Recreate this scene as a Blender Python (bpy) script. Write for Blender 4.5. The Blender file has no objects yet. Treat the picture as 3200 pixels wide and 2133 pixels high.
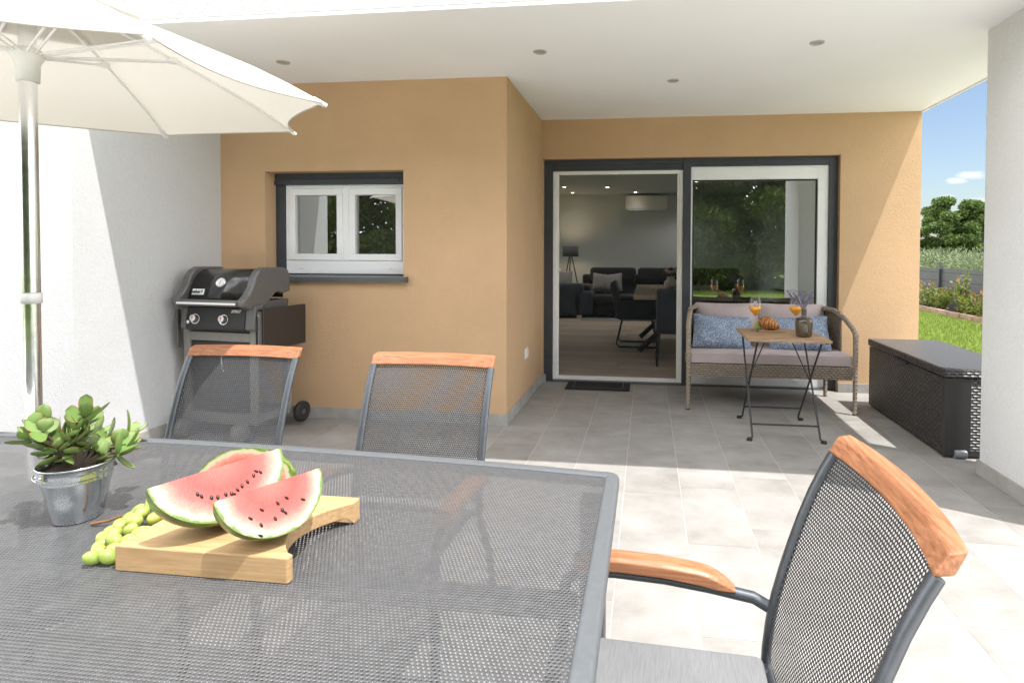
import bpy, bmesh, math, random
import numpy as np
from mathutils import Vector, Matrix
R = math.radians
SC = bpy.context.scene
COL = SC.collection
random.seed(7)
rng = np.random.default_rng(11)

# ------------------------------------------------------------------ camera
cam_d = bpy.data.cameras.new('camera')
cam = bpy.data.objects.new('camera', cam_d); COL.objects.link(cam)
r_ = Vector((0.99286095, 0.11920708, 0.00409895))
u_ = Vector((-0.00675067, 0.02184936, 0.99973848))
w_ = Vector((-0.11908635, 0.99262897, -0.0224981))
Mx = Matrix.Identity(4)
for i in range(3):
    Mx[i][0], Mx[i][1], Mx[i][2] = r_[i], u_[i], -w_[i]
Mx[0][3], Mx[1][3], Mx[2][3] = 1.0191, -4.0033, 1.2807
cam.matrix_world = Mx
cam_d.sensor_width = 36; cam_d.lens = 1756.61 / 3200 * 36
cam_d.shift_x = -0.06634; cam_d.shift_y = -0.0758
cam_d.clip_start = 0.02; cam_d.clip_end = 3000
SC.camera = cam

# ------------------------------------------------------------------ light
SUND = Vector((-0.372, 0.19, -1.0))
SUN_EL = math.atan2(1.0, math.hypot(.372, .19)); SUN_ROT = math.atan2(.372, -.19)
W = bpy.data.worlds.new('World'); SC.world = W; W.use_nodes = True
nt = W.node_tree; N = nt.nodes; L = nt.links
bg = N['Background']
sky = N.new('ShaderNodeTexSky'); sky.sky_type = 'NISHITA'; sky.sun_disc = False
sky.sun_elevation = SUN_EL; sky.sun_rotation = SUN_ROT
sky.air_density = 1.0; sky.dust_density = 1.3; sky.ozone_density = 1.0
bg.inputs[1].default_value = 0.052
def wn(t, **k):
    n = N.new(t)
    for a, b in k.items(): setattr(n, a, b)
    return n
tc = wn('ShaderNodeTexCoord')
nz = wn('ShaderNodeTexNoise'); nz.inputs['Scale'].default_value = 26; nz.inputs['Detail'].default_value = 7
nz.inputs['Roughness'].default_value = .6
mp = wn('ShaderNodeMapping'); mp.inputs['Scale'].default_value = (1, 1, 2.2)
L.new(tc.outputs['Generated'], mp.inputs[0]); L.new(mp.outputs[0], nz.inputs['Vector'])
last = None
for (dx, dy, dz, sx, sz, am) in ((.463, .880, .1125, .016, .0062, 1.0), (.450, .8865, .1055, .012, .005, .9), (.474, .877, .070, .02, .012, .75), (.44, .89, .083, .012, .004, .35)):
    sub = wn('ShaderNodeVectorMath', operation='SUBTRACT'); sub.inputs[1].default_value = (dx, dy, dz)
    L.new(tc.outputs['Generated'], sub.inputs[0])
    dv = wn('ShaderNodeVectorMath', operation='MULTIPLY'); dv.inputs[1].default_value = (1 / sx, .55 / sx, 1 / sz)
    L.new(sub.outputs[0], dv.inputs[0])
    ln = wn('ShaderNodeVectorMath', operation='LENGTH'); L.new(dv.outputs[0], ln.inputs[0])
    mr = wn('ShaderNodeMapRange'); mr.inputs[1].default_value = 2.0; mr.inputs[2].default_value = .2
    mr.inputs[3].default_value = -.45; mr.inputs[4].default_value = .38
    L.new(ln.outputs['Value'], mr.inputs[0])
    ad = wn('ShaderNodeMath', operation='ADD'); L.new(mr.outputs[0], ad.inputs[0]); L.new(nz.outputs['Fac'], ad.inputs[1])
    st = wn('ShaderNodeMapRange'); st.inputs[1].default_value = .42; st.inputs[2].default_value = .85
    st.inputs[3].default_value = 0; st.inputs[4].default_value = am
    L.new(ad.outputs[0], st.inputs[0])
    if last is None: last = st.outputs[0]
    else:
        mxn = wn('ShaderNodeMath', operation='MAXIMUM'); L.new(last, mxn.inputs[0]); L.new(st.outputs[0], mxn.inputs[1]); last = mxn.outputs[0]
mix = wn('ShaderNodeMix', data_type='RGBA'); mix.inputs['B'].default_value = (6.6, 6.5, 6.4, 1)
L.new(last, mix.inputs['Factor']); L.new(sky.outputs[0], mix.inputs['A'])
# added out-of-view clouds that brighten the shade, masked out towards the garden gap
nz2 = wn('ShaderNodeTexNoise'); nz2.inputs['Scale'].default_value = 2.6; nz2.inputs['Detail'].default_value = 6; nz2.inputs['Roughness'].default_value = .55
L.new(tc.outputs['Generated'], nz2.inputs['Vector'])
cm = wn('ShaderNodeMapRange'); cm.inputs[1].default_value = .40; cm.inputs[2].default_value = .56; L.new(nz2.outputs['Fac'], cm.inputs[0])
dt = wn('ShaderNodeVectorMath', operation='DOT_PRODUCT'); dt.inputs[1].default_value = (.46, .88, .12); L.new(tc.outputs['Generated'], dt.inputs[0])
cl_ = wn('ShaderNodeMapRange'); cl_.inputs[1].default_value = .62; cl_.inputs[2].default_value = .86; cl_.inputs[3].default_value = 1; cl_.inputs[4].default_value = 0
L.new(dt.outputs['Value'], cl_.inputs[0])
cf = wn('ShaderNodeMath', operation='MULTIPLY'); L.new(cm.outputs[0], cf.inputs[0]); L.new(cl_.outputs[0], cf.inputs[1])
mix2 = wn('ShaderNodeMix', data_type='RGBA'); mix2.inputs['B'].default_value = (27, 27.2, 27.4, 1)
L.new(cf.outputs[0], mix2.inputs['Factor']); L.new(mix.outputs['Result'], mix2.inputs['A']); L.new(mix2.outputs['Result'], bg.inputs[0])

sun_d = bpy.data.lights.new('sun', 'SUN'); sun_d.energy = 2.0; sun_d.angle = R(.53); sun_d.color = (1, .975, .94)
sun = bpy.data.objects.new('sun', sun_d); COL.objects.link(sun)
sun.rotation_euler = SUND.to_track_quat('-Z', 'Y').to_euler(); sun.location = (3, -3, 12)

VS = SC.view_settings
VS.view_transform = 'Standard'; VS.look = 'None'; VS.gamma = 1; VS.exposure = 1.78
SC.render.engine = 'CYCLES'
CY = SC.cycles
CY.max_bounces = 10; CY.diffuse_bounces = 6; CY.glossy_bounces = 5; CY.transmission_bounces = 8; CY.transparent_max_bounces = 24
CY.caustics_reflective = False; CY.caustics_refractive = False; CY.sample_clamp_indirect = 6
try: CY.use_denoising = True
except Exception: pass

# ------------------------------------------------------------------ materials
class NB:
    """small node builder"""
    def __init__(s, name):
        s.m = bpy.data.materials.new(name); s.m.use_nodes = True
        s.t = s.m.node_tree; s.p = s.t.nodes['Principled BSDF']; s.out = s.t.nodes['Material Output']
    def n(s, t, **k):
        x = s.t.nodes.new(t)
        for a, b in k.items(): setattr(x, a, b)
        return x
    def l(s, a, b): s.t.links.new(a, b)
    def math(s, op, a, b=None, c=None):
        x = s.n('ShaderNodeMath', operation=op)
        for i, v in enumerate((a, b, c)):
            if v is None: continue
            if isinstance(v, (int, float)): x.inputs[i].default_value = v
            else: s.l(v, x.inputs[i])
        return x.outputs[0]
    def noise(s, vec, scale, detail=4, rough=.55):
        x = s.n('ShaderNodeTexNoise'); x.inputs['Scale'].default_value = scale
        x.inputs['Detail'].default_value = detail; x.inputs['Roughness'].default_value = rough
        if vec is not None: s.l(vec, x.inputs['Vector'])
        return x.outputs['Fac']
    def ramp(s, fac, stops):
        x = s.n('ShaderNodeValToRGB'); e = x.color_ramp.elements
        while len(e) < len(stops): e.new(.5)
        for i, (p, c) in enumerate(stops): e[i].position = p; e[i].color = (*c, 1)
        s.l(fac, x.inputs[0]); return x.outputs[0]
    def bump(s, h, strength=.3, dist=.01):
        x = s.n('ShaderNodeBump'); x.inputs['Strength'].default_value = strength; x.inputs['Distance'].default_value = dist
        s.l(h, x.inputs['Height']); s.l(x.outputs[0], s.p.inputs['Normal']); return x.outputs[0]
    def mixc(s, f, a, b, bt='MIX'):
        x = s.n('ShaderNodeMix', data_type='RGBA', blend_type=bt)
        for nm, v in (('Factor', f), ('A', a), ('B', b)):
            i = [q for q in x.inputs if q.name == nm and q.enabled][0] if nm != 'Factor' else x.inputs[0]
            if isinstance(v, (int, float)): i.default_value = v
            elif isinstance(v, tuple): i.default_value = (*v, 1)
            else: s.l(v, i)
        return [q for q in x.outputs if q.enabled][0]
    def obj(s): return s.n('ShaderNodeTexCoord').outputs['Object']
    def pos(s): return s.n('ShaderNodeNewGeometry').outputs['Position']
    def uv(s): return s.n('ShaderNodeTexCoord').outputs['UV']
    def isl(s): return s.n('ShaderNodeNewGeometry').outputs['Random Per Island']
    def scale(s, vec, v):
        x = s.n('ShaderNodeMapping'); x.inputs['Scale'].default_value = v; s.l(vec, x.inputs[0]); return x.outputs[0]
    def set(s, **k):
        nm = dict(col='Base Color', rough='Roughness', metal='Metallic', spec='Specular IOR Level', trans='Transmission Weight', ior='IOR', alpha='Alpha', sheen='Sheen Weight', coat='Coat Weight', sss='Subsurface Weight', emis='Emission Color', estr='Emission Strength')
        for a, v in k.items():
            i = s.p.inputs[nm[a]]
            if isinstance(v, tuple): i.default_value = (*v, 1)
            elif isinstance(v, (int, float)): i.default_value = v
            else: s.l(v, i)
        return s

def plain(name, col, rough=.5, metal=0, spec=.5, var=.12, nscale=30, bump=0, bscale=200, **k):
    b = NB(name); o = b.obj()
    n = b.noise(o, nscale, 4)
    lo = tuple(c * (1 - var) for c in col); hi = tuple(min(1, c * (1 + var)) for c in col)
    b.set(col=b.ramp(n, [(.3, lo), (.7, hi)]), metal=metal, spec=spec, **k)
    b.set(rough=b.math('MULTIPLY_ADD', n, .16, rough - .08))
    if bump: b.bump(b.noise(o, bscale, 3), bump, .002)
    return b.m

def stucco(name, col, scale=180, strength=.55, dist=.004, var=.05):
    b = NB(name); p = b.pos()
    big = b.noise(p, 1.7, 7, .62); fine = b.noise(p, scale, 3, .65); mid = b.noise(p, scale * .33, 3)
    h = b.math('MULTIPLY_ADD', mid, .7, fine)
    base = b.ramp(big, [(.25, tuple(c * (1 - var) for c in col)), (.75, tuple(min(1, c * (1 + var)) for c in col))])
    grain = b.ramp(fine, [(.3, (.88, .88, .88)), (.7, (1, 1, 1))])
    b.set(col=b.mixc(1.0, base, grain, 'MULTIPLY'), rough=.92, spec=.2)
    b.bump(h, strength, dist)
    return b.m

def wood(name, a, b_, axis=(1, 12, 12), sc=9, rough=.5, planks=False):
    b = NB(name); o = b.obj()
    v = b.scale(o, axis)
    n = b.noise(v, sc, 6, .6); fine = b.noise(v, sc * 5, 3)
    f = b.math('MULTIPLY_ADD', fine, .35, b.math('MULTIPLY', n, .75))
    c = b.ramp(f, [(.36, a), (.52, tuple((p + q) / 2 for p, q in zip(a, b_))), (.66, b_)])
    if planks:
        c = b.mixc(1.0, c, b.ramp(b.isl(), [(0, (.8, .78, .76)), (1, (1.1, 1.08, 1.05))]), 'MULTIPLY')
    b.set(col=c, rough=rough, spec=.4); b.bump(f, .12, .002)
    return b.m

def leafmat(name, cols, transl=.35, rough=.5):
    b = NB(name)
    c = b.ramp(b.isl(), [(i / (len(cols) - 1), x) for i, x in enumerate(cols)])
    b.set(col=c, rough=rough, spec=.35)
    t = b.n('ShaderNodeBsdfTranslucent'); b.l(b.mixc(1.0, c, (1.25, 1.3, .7), 'MULTIPLY'), t.inputs[0])
    m = b.n('ShaderNodeMixShader'); m.inputs[0].default_value = transl
    b.l(b.p.outputs[0], m.inputs[1]); b.l(t.outputs[0], m.inputs[2]); b.l(m.outputs[0], b.out.inputs[0])
    return b.m

def mesh_fabric(name, pu, pv, a, bb, col, rough=.45, dots=0):
    b = NB(name); uv = b.uv()
    sx = b.n('ShaderNodeSeparateXYZ'); b.l(uv, sx.inputs[0])
    v = b.math('DIVIDE', sx.outputs[1], pv); row = b.math('FLOOR', v)
    sh = b.math('MULTIPLY', b.math('MODULO', row, 2.0), .5)
    u = b.math('ADD', b.math('DIVIDE', sx.outputs[0], pu), sh)
    fu = b.math('SUBTRACT', b.math('FRACT', u), .5); fv = b.math('SUBTRACT', b.math('FRACT', v), .5)
    d = b.math('SQRT', b.math('ADD', b.math('POWER', b.math('DIVIDE', fu, a), 2.0), b.math('POWER', b.math('DIVIDE', fv, bb), 2.0)))
    hole = b.math('LESS_THAN', d, 1.0)
    n = b.noise(b.obj(), 60, 2)
    b.set(col=b.ramp(n, [(.3, tuple(c * .85 for c in col)), (.7, tuple(c * 1.15 for c in col))]), rough=rough, spec=.5)
    b.bump(b.math('MINIMUM', d, 2.2), .8, .0015)
    tr = b.n('ShaderNodeBsdfTransparent'); m = b.n('ShaderNodeMixShader')
    b.l(hole, m.inputs[0]); b.l(b.p.outputs[0], m.inputs[1]); b.l(tr.outputs[0], m.inputs[2]); b.l(m.outputs[0], b.out.inputs[0])
    return b.m

def weave(name, a, b_, bw, bh, rough=.55, depth=.004, spec=.4):
    b = NB(name); uv = b.uv()
    br = b.n('ShaderNodeTexBrick'); b.l(uv, br.inputs['Vector'])
    br.inputs['Scale'].default_value = 1; br.inputs['Brick Width'].default_value = bw; br.inputs['Row Height'].default_value = bh
    br.inputs['Mortar Size'].default_value = bh * .12; br.inputs['Mortar Smooth'].default_value = .8
    sx = b.n('ShaderNodeSeparateXYZ'); b.l(uv, sx.inputs[0])
    v = b.math('DIVIDE', sx.outputs[1], bh); row = b.math('FLOOR', v)
    u = b.math('ADD', b.math('DIVIDE', sx.outputs[0], bw), b.math('MULTIPLY', b.math('MODULO', row, 2.0), .5))
    hu = b.math('SINE', b.math('MULTIPLY', b.math('FRACT', u), math.pi)); hv = b.math('SINE', b.math('MULTIPLY', b.math('FRACT', v), math.pi))
    h = b.math('MULTIPLY', b.math('POWER', hu, .6), hv)
    n = b.noise(b.obj(), 25, 3)
    c = b.mixc(b.math('MULTIPLY_ADD', n, .5, b.math('MULTIPLY', h, .5)), a, b_)
    b.set(col=c, rough=rough, spec=spec); b.bump(h, 1.0, depth)
    return b.m

def fabric(name, a, b_, sc=350, rough=.9, streak=(1, 1, 1)):
    b = NB(name); o = b.scale(b.obj(), streak)
    n = b.noise(o, sc, 2); big = b.noise(b.obj(), 6, 3)
    f = b.math('MULTIPLY_ADD', big, .35, b.math('MULTIPLY', n, .65))
    b.set(col=b.ramp(f, [(.3, a), (.7, b_)]), rough=rough, spec=.15, sheen=.2); b.bump(n, .35, .0015)
    return b.m

def glass_pane(name, tint=(1, 1, 1), refl=.9, base=.1):
    b = NB(name)
    lw = b.n('ShaderNodeFresnel'); lw.inputs['IOR'].default_value = 1.52
    f = b.math('MINIMUM', b.math('MULTIPLY_ADD', lw.outputs[0], refl, base), 1.0)
    g = b.n('ShaderNodeBsdfGlossy'); g.inputs['Roughness'].default_value = .0; g.inputs[0].default_value = (.95, .98, .97, 1)
    t = b.n('ShaderNodeBsdfTransparent'); t.inputs[0].default_value = (*tint, 1)
    m = b.n('ShaderNodeMixShader'); b.l(f, m.inputs[0]); b.l(t.outputs[0], m.inputs[1]); b.l(g.outputs[0], m.inputs[2]); b.l(m.outputs[0], b.out.inputs[0])
    return b.m

def emit(name, col, s):
    b = NB(name); b.set(col=col, emis=col, estr=s); return b.m

M = {}
M['white_stucco'] = stucco('white_stucco', (.79, .79, .785), 130, .8, .006, .03)
M['fascia'] = stucco('fascia_render', (.56, .565, .575), 130, .8, .006, .03)
M['side_render'] = stucco('side_wall_render', (.61, .615, .625), 130, .5, .005, .03)
M['tan_stucco'] = stucco('tan_stucco', (.58, .388, .232), 170, .6, .004, .06)
M['soffit'] = plain('soffit_paint', (.88, .88, .89), .9, spec=.15, var=.015, nscale=2)
M['interior'] = plain('interior_paint', (.66, .69, .70), .9, spec=.15, var=.02, nscale=2)
M['anthracite'] = plain('anthracite_metal', (.045, .052, .064), .42, var=.1, nscale=14)
M['upvc'] = plain('white_upvc', (.82, .83, .85), .32, var=.02, nscale=8)
M['glass'] = glass_pane('window_glass', (.55, .60, .58), 1.8, .33)
M['screen'] = None
M['satin'] = plain('satin_steel', (.50, .49, .47), .5, metal=.3)
M['lens'] = plain('frosted_lens', (.40, .35, .30), .5)
M['chrome'] = plain('brushed_steel', (.80, .81, .82), .22, metal=1, var=.04, nscale=40)
M['alu'] = plain('white_aluminium', (.81, .81, .80), .35, var=.03)
M['dark_metal'] = plain('grey_powder_metal', (.088, .096, .108), .36, metal=.5, var=.1, nscale=60)
M['table_metal'] = plain('table_powder_metal', (.105, .112, .118), .5, metal=.1, var=.08, nscale=90)
M['black_metal'] = plain('black_metal', (.02, .021, .024), .4, var=.15)
M['black_plastic'] = plain('black_plastic', (.022, .022, .023), .45, var=.15)
M['teak'] = wood('oiled_teak', (.20, .076, .034), (.43, .19, .095), (.7, 20, 20), 8, .42)
M['bamboo'] = wood('bamboo_board', (.33, .195, .085), (.48, .32, .165), (1, 16, 22), 8, .45)
M['acacia'] = wood('acacia_slats', (.19, .115, .065), (.46, .31, .185), (1.2, 16, 16), 8, .5, planks=True)
M['oak'] = wood('oak_table', (.34, .25, .175), (.52, .41, .30), (14, 1, 14), 5, .5)
M['mesh_table'] = mesh_fabric('table_textilene', .0074, .0066, .19, .19, (.078, .078, .080), .36)
M['mesh_chair'] = mesh_fabric('chair_textilene', .0086, .0077, .31, .32, (.045, .047, .052), .42)
M['rattan'] = weave('taupe_rattan', (.075, .058, .042), (.38, .315, .25), .034, .017, .6, .008)
M['rattan_wrap'] = weave('taupe_rattan_wrap', (.13, .10, .075), (.44, .37, .295), .08, .016, .6, .005)
M['box_weave'] = weave('embossed_brown_plastic', (.018, .016, .016), (.062, .057, .056), .045, .018, .36, .010, .55)
M['box_plain'] = plain('brown_plastic', (.034, .031, .031), .45, var=.08)
M['mauve'] = fabric('mauve_fabric', (.30, .245, .25), (.46, .385, .385), 420)
M['grey_cushion'] = fabric('grey_slub_fabric', (.135, .137, .14), (.215, .215, .217), 110, streak=(.25, 6, 6))
M['sofa'] = fabric('charcoal_upholstery', (.012, .012, .013), (.034, .034, .036), 300)
M['chair_cloth'] = fabric('blue_grey_upholstery', (.03, .038, .05), (.07, .083, .10), 300)
M['fluffy'] = fabric('fluffy_grey', (.16, .15, .15), (.36, .34, .33), 60)
M['rug'] = fabric('pale_rug', (.20, .19, .18), (.36, .34, .33), 40)
M['canvas'] = None
M['soil'] = plain('soil', (.05, .03, .02), .95, var=.4, nscale=80, bump=.6, bscale=120)
M['white_plastic'] = plain('white_plastic', (.75, .75, .74), .4, var=.02)
M['grey_plastic'] = plain('grey_plastic', (.085, .082, .08), .5, var=.08)
M['enamel'] = plain('black_enamel', (.018, .017, .017), .22, var=.1, coat=.4)
M['grill_grey'] = plain('cast_grey_aluminium', (.125, .12, .117), .42, metal=.3, var=.06, nscale=60)
M['taupe_metal'] = plain('taupe_painted_steel', (.23, .22, .205), .5, metal=.2, var=.05)
M['brown_panel'] = plain('dark_brown_panel', (.028, .022, .020), .4, var=.08)
M['ink'] = plain('dark_ink', (.03, .03, .03), .5)
M['red_ink'] = plain('red_ink', (.5, .03, .03), .5)
M['rubber'] = plain('black_rubber', (.015, .015, .015), .7)
M['mat'] = plain('ribbed_mat', (.012, .012, .013), .9, var=.3, nscale=150, bump=.6, bscale=300)
M['juice'] = plain('orange_juice', (1.0, .40, .01), .35, var=.03)
M['croissant'] = None
M['flesh'] = None
M['post'] = plain('fence_post_grey', (.05, .053, .06), .5)
M['sill_metal'] = plain('sill_metal', (.10, .105, .115), .4, metal=.2)
M['trunk'] = plain('bark', (.10, .078, .055), .95, var=.35, nscale=14, bump=.7, bscale=40)
M['lamp_shade'] = fabric('grey_lampshade', (.11, .10, .115), (.15, .14, .155), 200)
M['ceramic'] = plain('flower_ceramic', (.78, .72, .69), .3, var=.18, nscale=18)

b = NB('insect_screen'); b.set(col=(.10, .11, .13), rough=.7)
t = b.n('ShaderNodeBsdfTransparent'); m = b.n('ShaderNodeMixShader'); m.inputs[0].default_value = .93
b.l(b.p.outputs[0], m.inputs[1]); b.l(t.outputs[0], m.inputs[2]); b.l(m.outputs[0], b.out.inputs[0]); M['screen'] = b.m

b = NB('cream_canvas'); n = b.noise(b.obj(), 400, 2)
c = b.ramp(n, [(.3, (.60, .565, .505)), (.7, (.64, .61, .555))])
b.set(col=c, rough=.9, spec=.1); b.bump(b.math('MULTIPLY_ADD', b.noise(b.obj(), 5, 4), 6.0, n), .25, .006)
t = b.n('ShaderNodeBsdfTranslucent'); b.l(c, t.inputs[0]); m = b.n('ShaderNodeMixShader'); m.inputs[0].default_value = .24
b.l(b.p.outputs[0], m.inputs[1]); b.l(t.outputs[0], m.inputs[2]); b.l(m.outputs[0], b.out.inputs[0]); M['canvas'] = b.m

# porcelain tile: cloudy stone, each tile its own patch (island) and tone
b = NB('stone_tile'); p = b.pos(); ri = b.isl()
ofs = b.n('ShaderNodeCombineXYZ'); b.l(b.math('MULTIPLY', ri, 37.0), ofs.inputs[0]); b.l(b.math('MULTIPLY', ri, 91.0), ofs.inputs[2])
va = b.n('ShaderNodeVectorMath', operation='ADD'); b.l(p, va.inputs[0]); b.l(ofs.outputs[0], va.inputs[1])
st = b.scale(va.outputs[0], (1.0, 1.5, 1.0))
cl = b.noise(va.outputs[0], 3.2, 8, .62); ve = b.noise(st, 4.2, 9, .7); fi = b.noise(va.outputs[0], 120, 2)
f = b.math('MULTIPLY_ADD', ve, .45, b.math('MULTIPLY_ADD', fi, .1, b.math('MULTIPLY', cl, .5)))
c = b.ramp(f, [(.34, (.19, .178, .163)), (.47, (.262, .25, .233)), (.56, (.297, .285, .269)), (.68, (.345, .335, .32))])
c = b.mixc(1.0, c, b.ramp(ri, [(0, (.93, .925, .92)), (1, (1.04, 1.035, 1.03))]), 'MULTIPLY')
b.set(col=c, rough=b.math('MULTIPLY_ADD', cl, .25, .5), spec=.2); b.bump(f, .12, .003); M['tile'] = b.m
M['grout'] = plain('tile_grout', (.43, .415, .39), .95, var=.06)
b = NB('wood_look_plank'); p = b.pos(); ri = b.isl()
ofs = b.n('ShaderNodeCombineXYZ'); b.l(b.math('MULTIPLY', ri, 37.0), ofs.inputs[0]); b.l(b.math('MULTIPLY', ri, 91.0), ofs.inputs[1])
va = b.n('ShaderNodeVectorMath', operation='ADD'); b.l(p, va.inputs[0]); b.l(ofs.outputs[0], va.inputs[1])
n = b.noise(b.scale(va.outputs[0], (1, 14, 1)), 2.2, 7, .62)
c = b.mixc(1.0, b.ramp(n, [(.3, (.38, .30, .245)), (.7, (.62, .525, .44))]), b.ramp(ri, [(0, (.82, .82, .82)), (1, (1.12, 1.1, 1.08))]), 'MULTIPLY')
b.set(col=c, rough=.5, spec=.35); M['plank'] = b.m

b = NB('lawn_ground'); p = b.pos(); n1 = b.noise(p, .7, 5); n2 = b.noise(b.scale(p, (1, 3, 1)), 14, 4)
f = b.math('MULTIPLY_ADD', n2, .5, b.math('MULTIPLY', n1, .5))
b.set(col=b.ramp(f, [(.3, (.075, .11, .02)), (.55, (.13, .185, .035)), (.75, (.21, .23, .075))]), rough=.95, spec=.1); b.bump(n2, .8, .03); M['lawn'] = b.m

# ------------------------------------------------------------------ geometry helpers
class MB:
    def __init__(s): s.v = []; s.f = []; s.uv = []; s.mi = []; s.sm = []; s.cur = 0
    def add(s, vs, fs, uvs=None, smooth=False):
        o = len(s.v); s.v += [tuple(x) for x in vs]
        for i, f in enumerate(fs):
            s.f.append(tuple(o + k for k in f)); s.mi.append(s.cur); s.sm.append(smooth)
            s.uv.append(uvs[i] if uvs else None)
        return s
    def box(s, c, d, rot=None):
        hx, hy, hz = d[0] / 2, d[1] / 2, d[2] / 2
        vs = [Vector((x, y, z)) for x in (-hx, hx) for y in (-hy, hy) for z in (-hz, hz)]
        if rot is not None: vs = [rot @ v for v in vs]
        vs = [v + Vector(c) for v in vs]
        return s.add(vs, [(0, 1, 3, 2), (4, 6, 7, 5), (0, 4, 5, 1), (2, 3, 7, 6), (0, 2, 6, 4), (1, 5, 7, 3)])
    def span(s, a, b): return s.box([(a[i] + b[i]) / 2 for i in range(3)], [abs(b[i] - a[i]) for i in range(3)])
    def tube(s, pts, r, seg=10, closed=False, caps=True, flat=None):
        pts = [Vector(p) for p in pts]; n = len(pts)
        rr = r if isinstance(r, (list, tuple)) else [r] * n
        T = []
        for i in range(n):
            if closed: t = pts[(i + 1) % n] - pts[i - 1]
            else: t = pts[min(i + 1, n - 1)] - pts[max(i - 1, 0)]
            T.append(t.normalized())
        up = Vector((0, 0, 1)) if abs(T[0].z) < .9 else Vector((1, 0, 0))
        nn = (up - T[0] * up.dot(T[0])).normalized()
        vs = []; uvs = []; dist = 0; ds = []
        for i in range(n):
            if i: nn = (nn - T[i] * nn.dot(T[i])).normalized(); dist += (pts[i] - pts[i - 1]).length
            ds.append(dist); bb = T[i].cross(nn)
            for k in range(seg):
                a = 2 * math.pi * k / seg; ca, sa = math.cos(a), math.sin(a)
                if flat: ca *= flat[0]; sa *= flat[1]
                vs.append(pts[i] + (nn * ca + bb * sa) * rr[i])
        fs = []
        rng_ = range(n if closed else n - 1)
        for i in rng_:
            j = (i + 1) % n
            for k in range(seg):
                k2 = (k + 1) % seg
                fs.append((i * seg + k, i * seg + k2, j * seg + k2, j * seg + k))
                c = 2 * math.pi * rr[i]
                uvs.append([(k / seg * c, ds[i]), ((k + 1) / seg * c, ds[i]), ((k + 1) / seg * c, ds[j] if j else ds[i] + .02), (k / seg * c, ds[j] if j else ds[i] + .02)])
        s.add(vs, fs, uvs, True)
        if caps and not closed:
            s.add(vs[:seg], [tuple(range(seg))[::-1]]); s.add(vs[-seg:], [tuple(range(seg))])
        return s
    def lathe(s, prof, c=(0, 0, 0), seg=32, smooth=True, rot=None):
        vs = []; n = len(prof)
        for (r, z) in prof:
            for k in range(seg):
                a = 2 * math.pi * k / seg; v = Vector((r * math.cos(a), r * math.sin(a), z))
                vs.append((rot @ v if rot is not None else v) + Vector(c))
        fs = [(i * seg + k, i * seg + (k + 1) % seg, (i + 1) * seg + (k + 1) % seg, (i + 1) * seg + k) for i in range(n - 1) for k in range(seg)]
        return s.add(vs, fs, None, smooth)
    def ell(s, c, r, rot=None, seg=14, ring=9):
        prof = [(max(1e-4, math.sin(math.pi * i / ring)), -math.cos(math.pi * i / ring)) for i in range(ring + 1)]
        vs = []
        for (a, z) in prof:
            for k in range(seg):
                t = 2 * math.pi * k / seg; v = Vector((a * math.cos(t) * r[0], a * math.sin(t) * r[1], z * r[2]))
                vs.append((rot @ v if rot is not None else v) + Vector(c))
        fs = [(i * seg + k, i * seg + (k + 1) % seg, (i + 1) * seg + (k + 1) % seg, (i + 1) * seg + k) for i in range(ring) for k in range(seg)]
        return s.add(vs, fs, None, True)
    def prism(s, poly, a, b, axis='z'):
        """extrude 2-D polygon between a and b along axis"""
        def P(q, t):
            return {'z': (q[0], q[1], t), 'y': (q[0], t, q[1]), 'x': (t, q[0], q[1])}[axis]
        n = len(poly); vs = [P(q, a) for q in poly] + [P(q, b) for q in poly]
        fs = [tuple(range(n))[::-1], tuple(range(n, 2 * n))] + [(i, (i + 1) % n, n + (i + 1) % n, n + i) for i in range(n)]
        return s.add(vs, fs)
    def grid(s, fn, nu, nv, uvs=None, smooth=True, flip=False):
        vs = [fn(i / nu, j / nv) for j in range(nv + 1) for i in range(nu + 1)]
        fs = []; uu = []
        for j in range(nv):
            for i in range(nu):
                a = j * (nu + 1) + i; q = (a, a + 1, a + nu + 2, a + nu + 1)
                uvq = [(i / nu, j / nv), ((i + 1) / nu, j / nv), ((i + 1) / nu, (j + 1) / nv), (i / nu, (j + 1) / nv)]
                if uvs: uvq = [(x * uvs[0], y * uvs[1]) for x, y in uvq]
                if flip: q = q[::-1]; uvq = uvq[::-1]
                fs.append(q); uu.append(uvq)
        return s.add(vs, fs, uu, smooth)
    def build(s, name, mats, parent=None, bevel=0, subsurf=0, solid=0, normals=True, seg=2):
        me = bpy.data.meshes.new(name); me.from_pydata(s.v, [], s.f); me.update()
        if not isinstance(mats, (list, tuple)): mats = [mats]
        for m in mats: me.materials.append(m)
        me.polygons.foreach_set('material_index', s.mi); me.polygons.foreach_set('use_smooth', s.sm)
        uvl = me.uv_layers.new(name='UVMap').data
        for p, uq in zip(me.polygons, s.uv):
            if uq:
                for li, q in zip(p.loop_indices, uq): uvl[li].uv = q
            else:
                nx, ny, nz = (abs(q) for q in p.normal)
                for li in p.loop_indices:
                    x, y, z = me.vertices[me.loops[li].vertex_index].co
                    uvl[li].uv = (y, z) if nx > ny and nx > nz else ((x, z) if ny > nz else (x, y))
        if normals:
            bm = bmesh.new(); bm.from_mesh(me); bmesh.ops.recalc_face_normals(bm, faces=bm.faces); bm.to_mesh(me); bm.free()
        o = bpy.data.objects.new(name, me); COL.objects.link(o)
        if parent is not None: o.parent = parent
        if solid:
            q = o.modifiers.new('solid', 'SOLIDIFY'); q.thickness = solid; q.offset = 0
        if bevel:
            q = o.modifiers.new('bevel', 'BEVEL'); q.width = bevel; q.segments = seg; q.limit_method = 'ANGLE'; q.angle_limit = R(35)
        if subsurf:
            q = o.modifiers.new('sub', 'SUBSURF'); q.levels = subsurf; q.render_levels = subsurf
        return o

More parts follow.
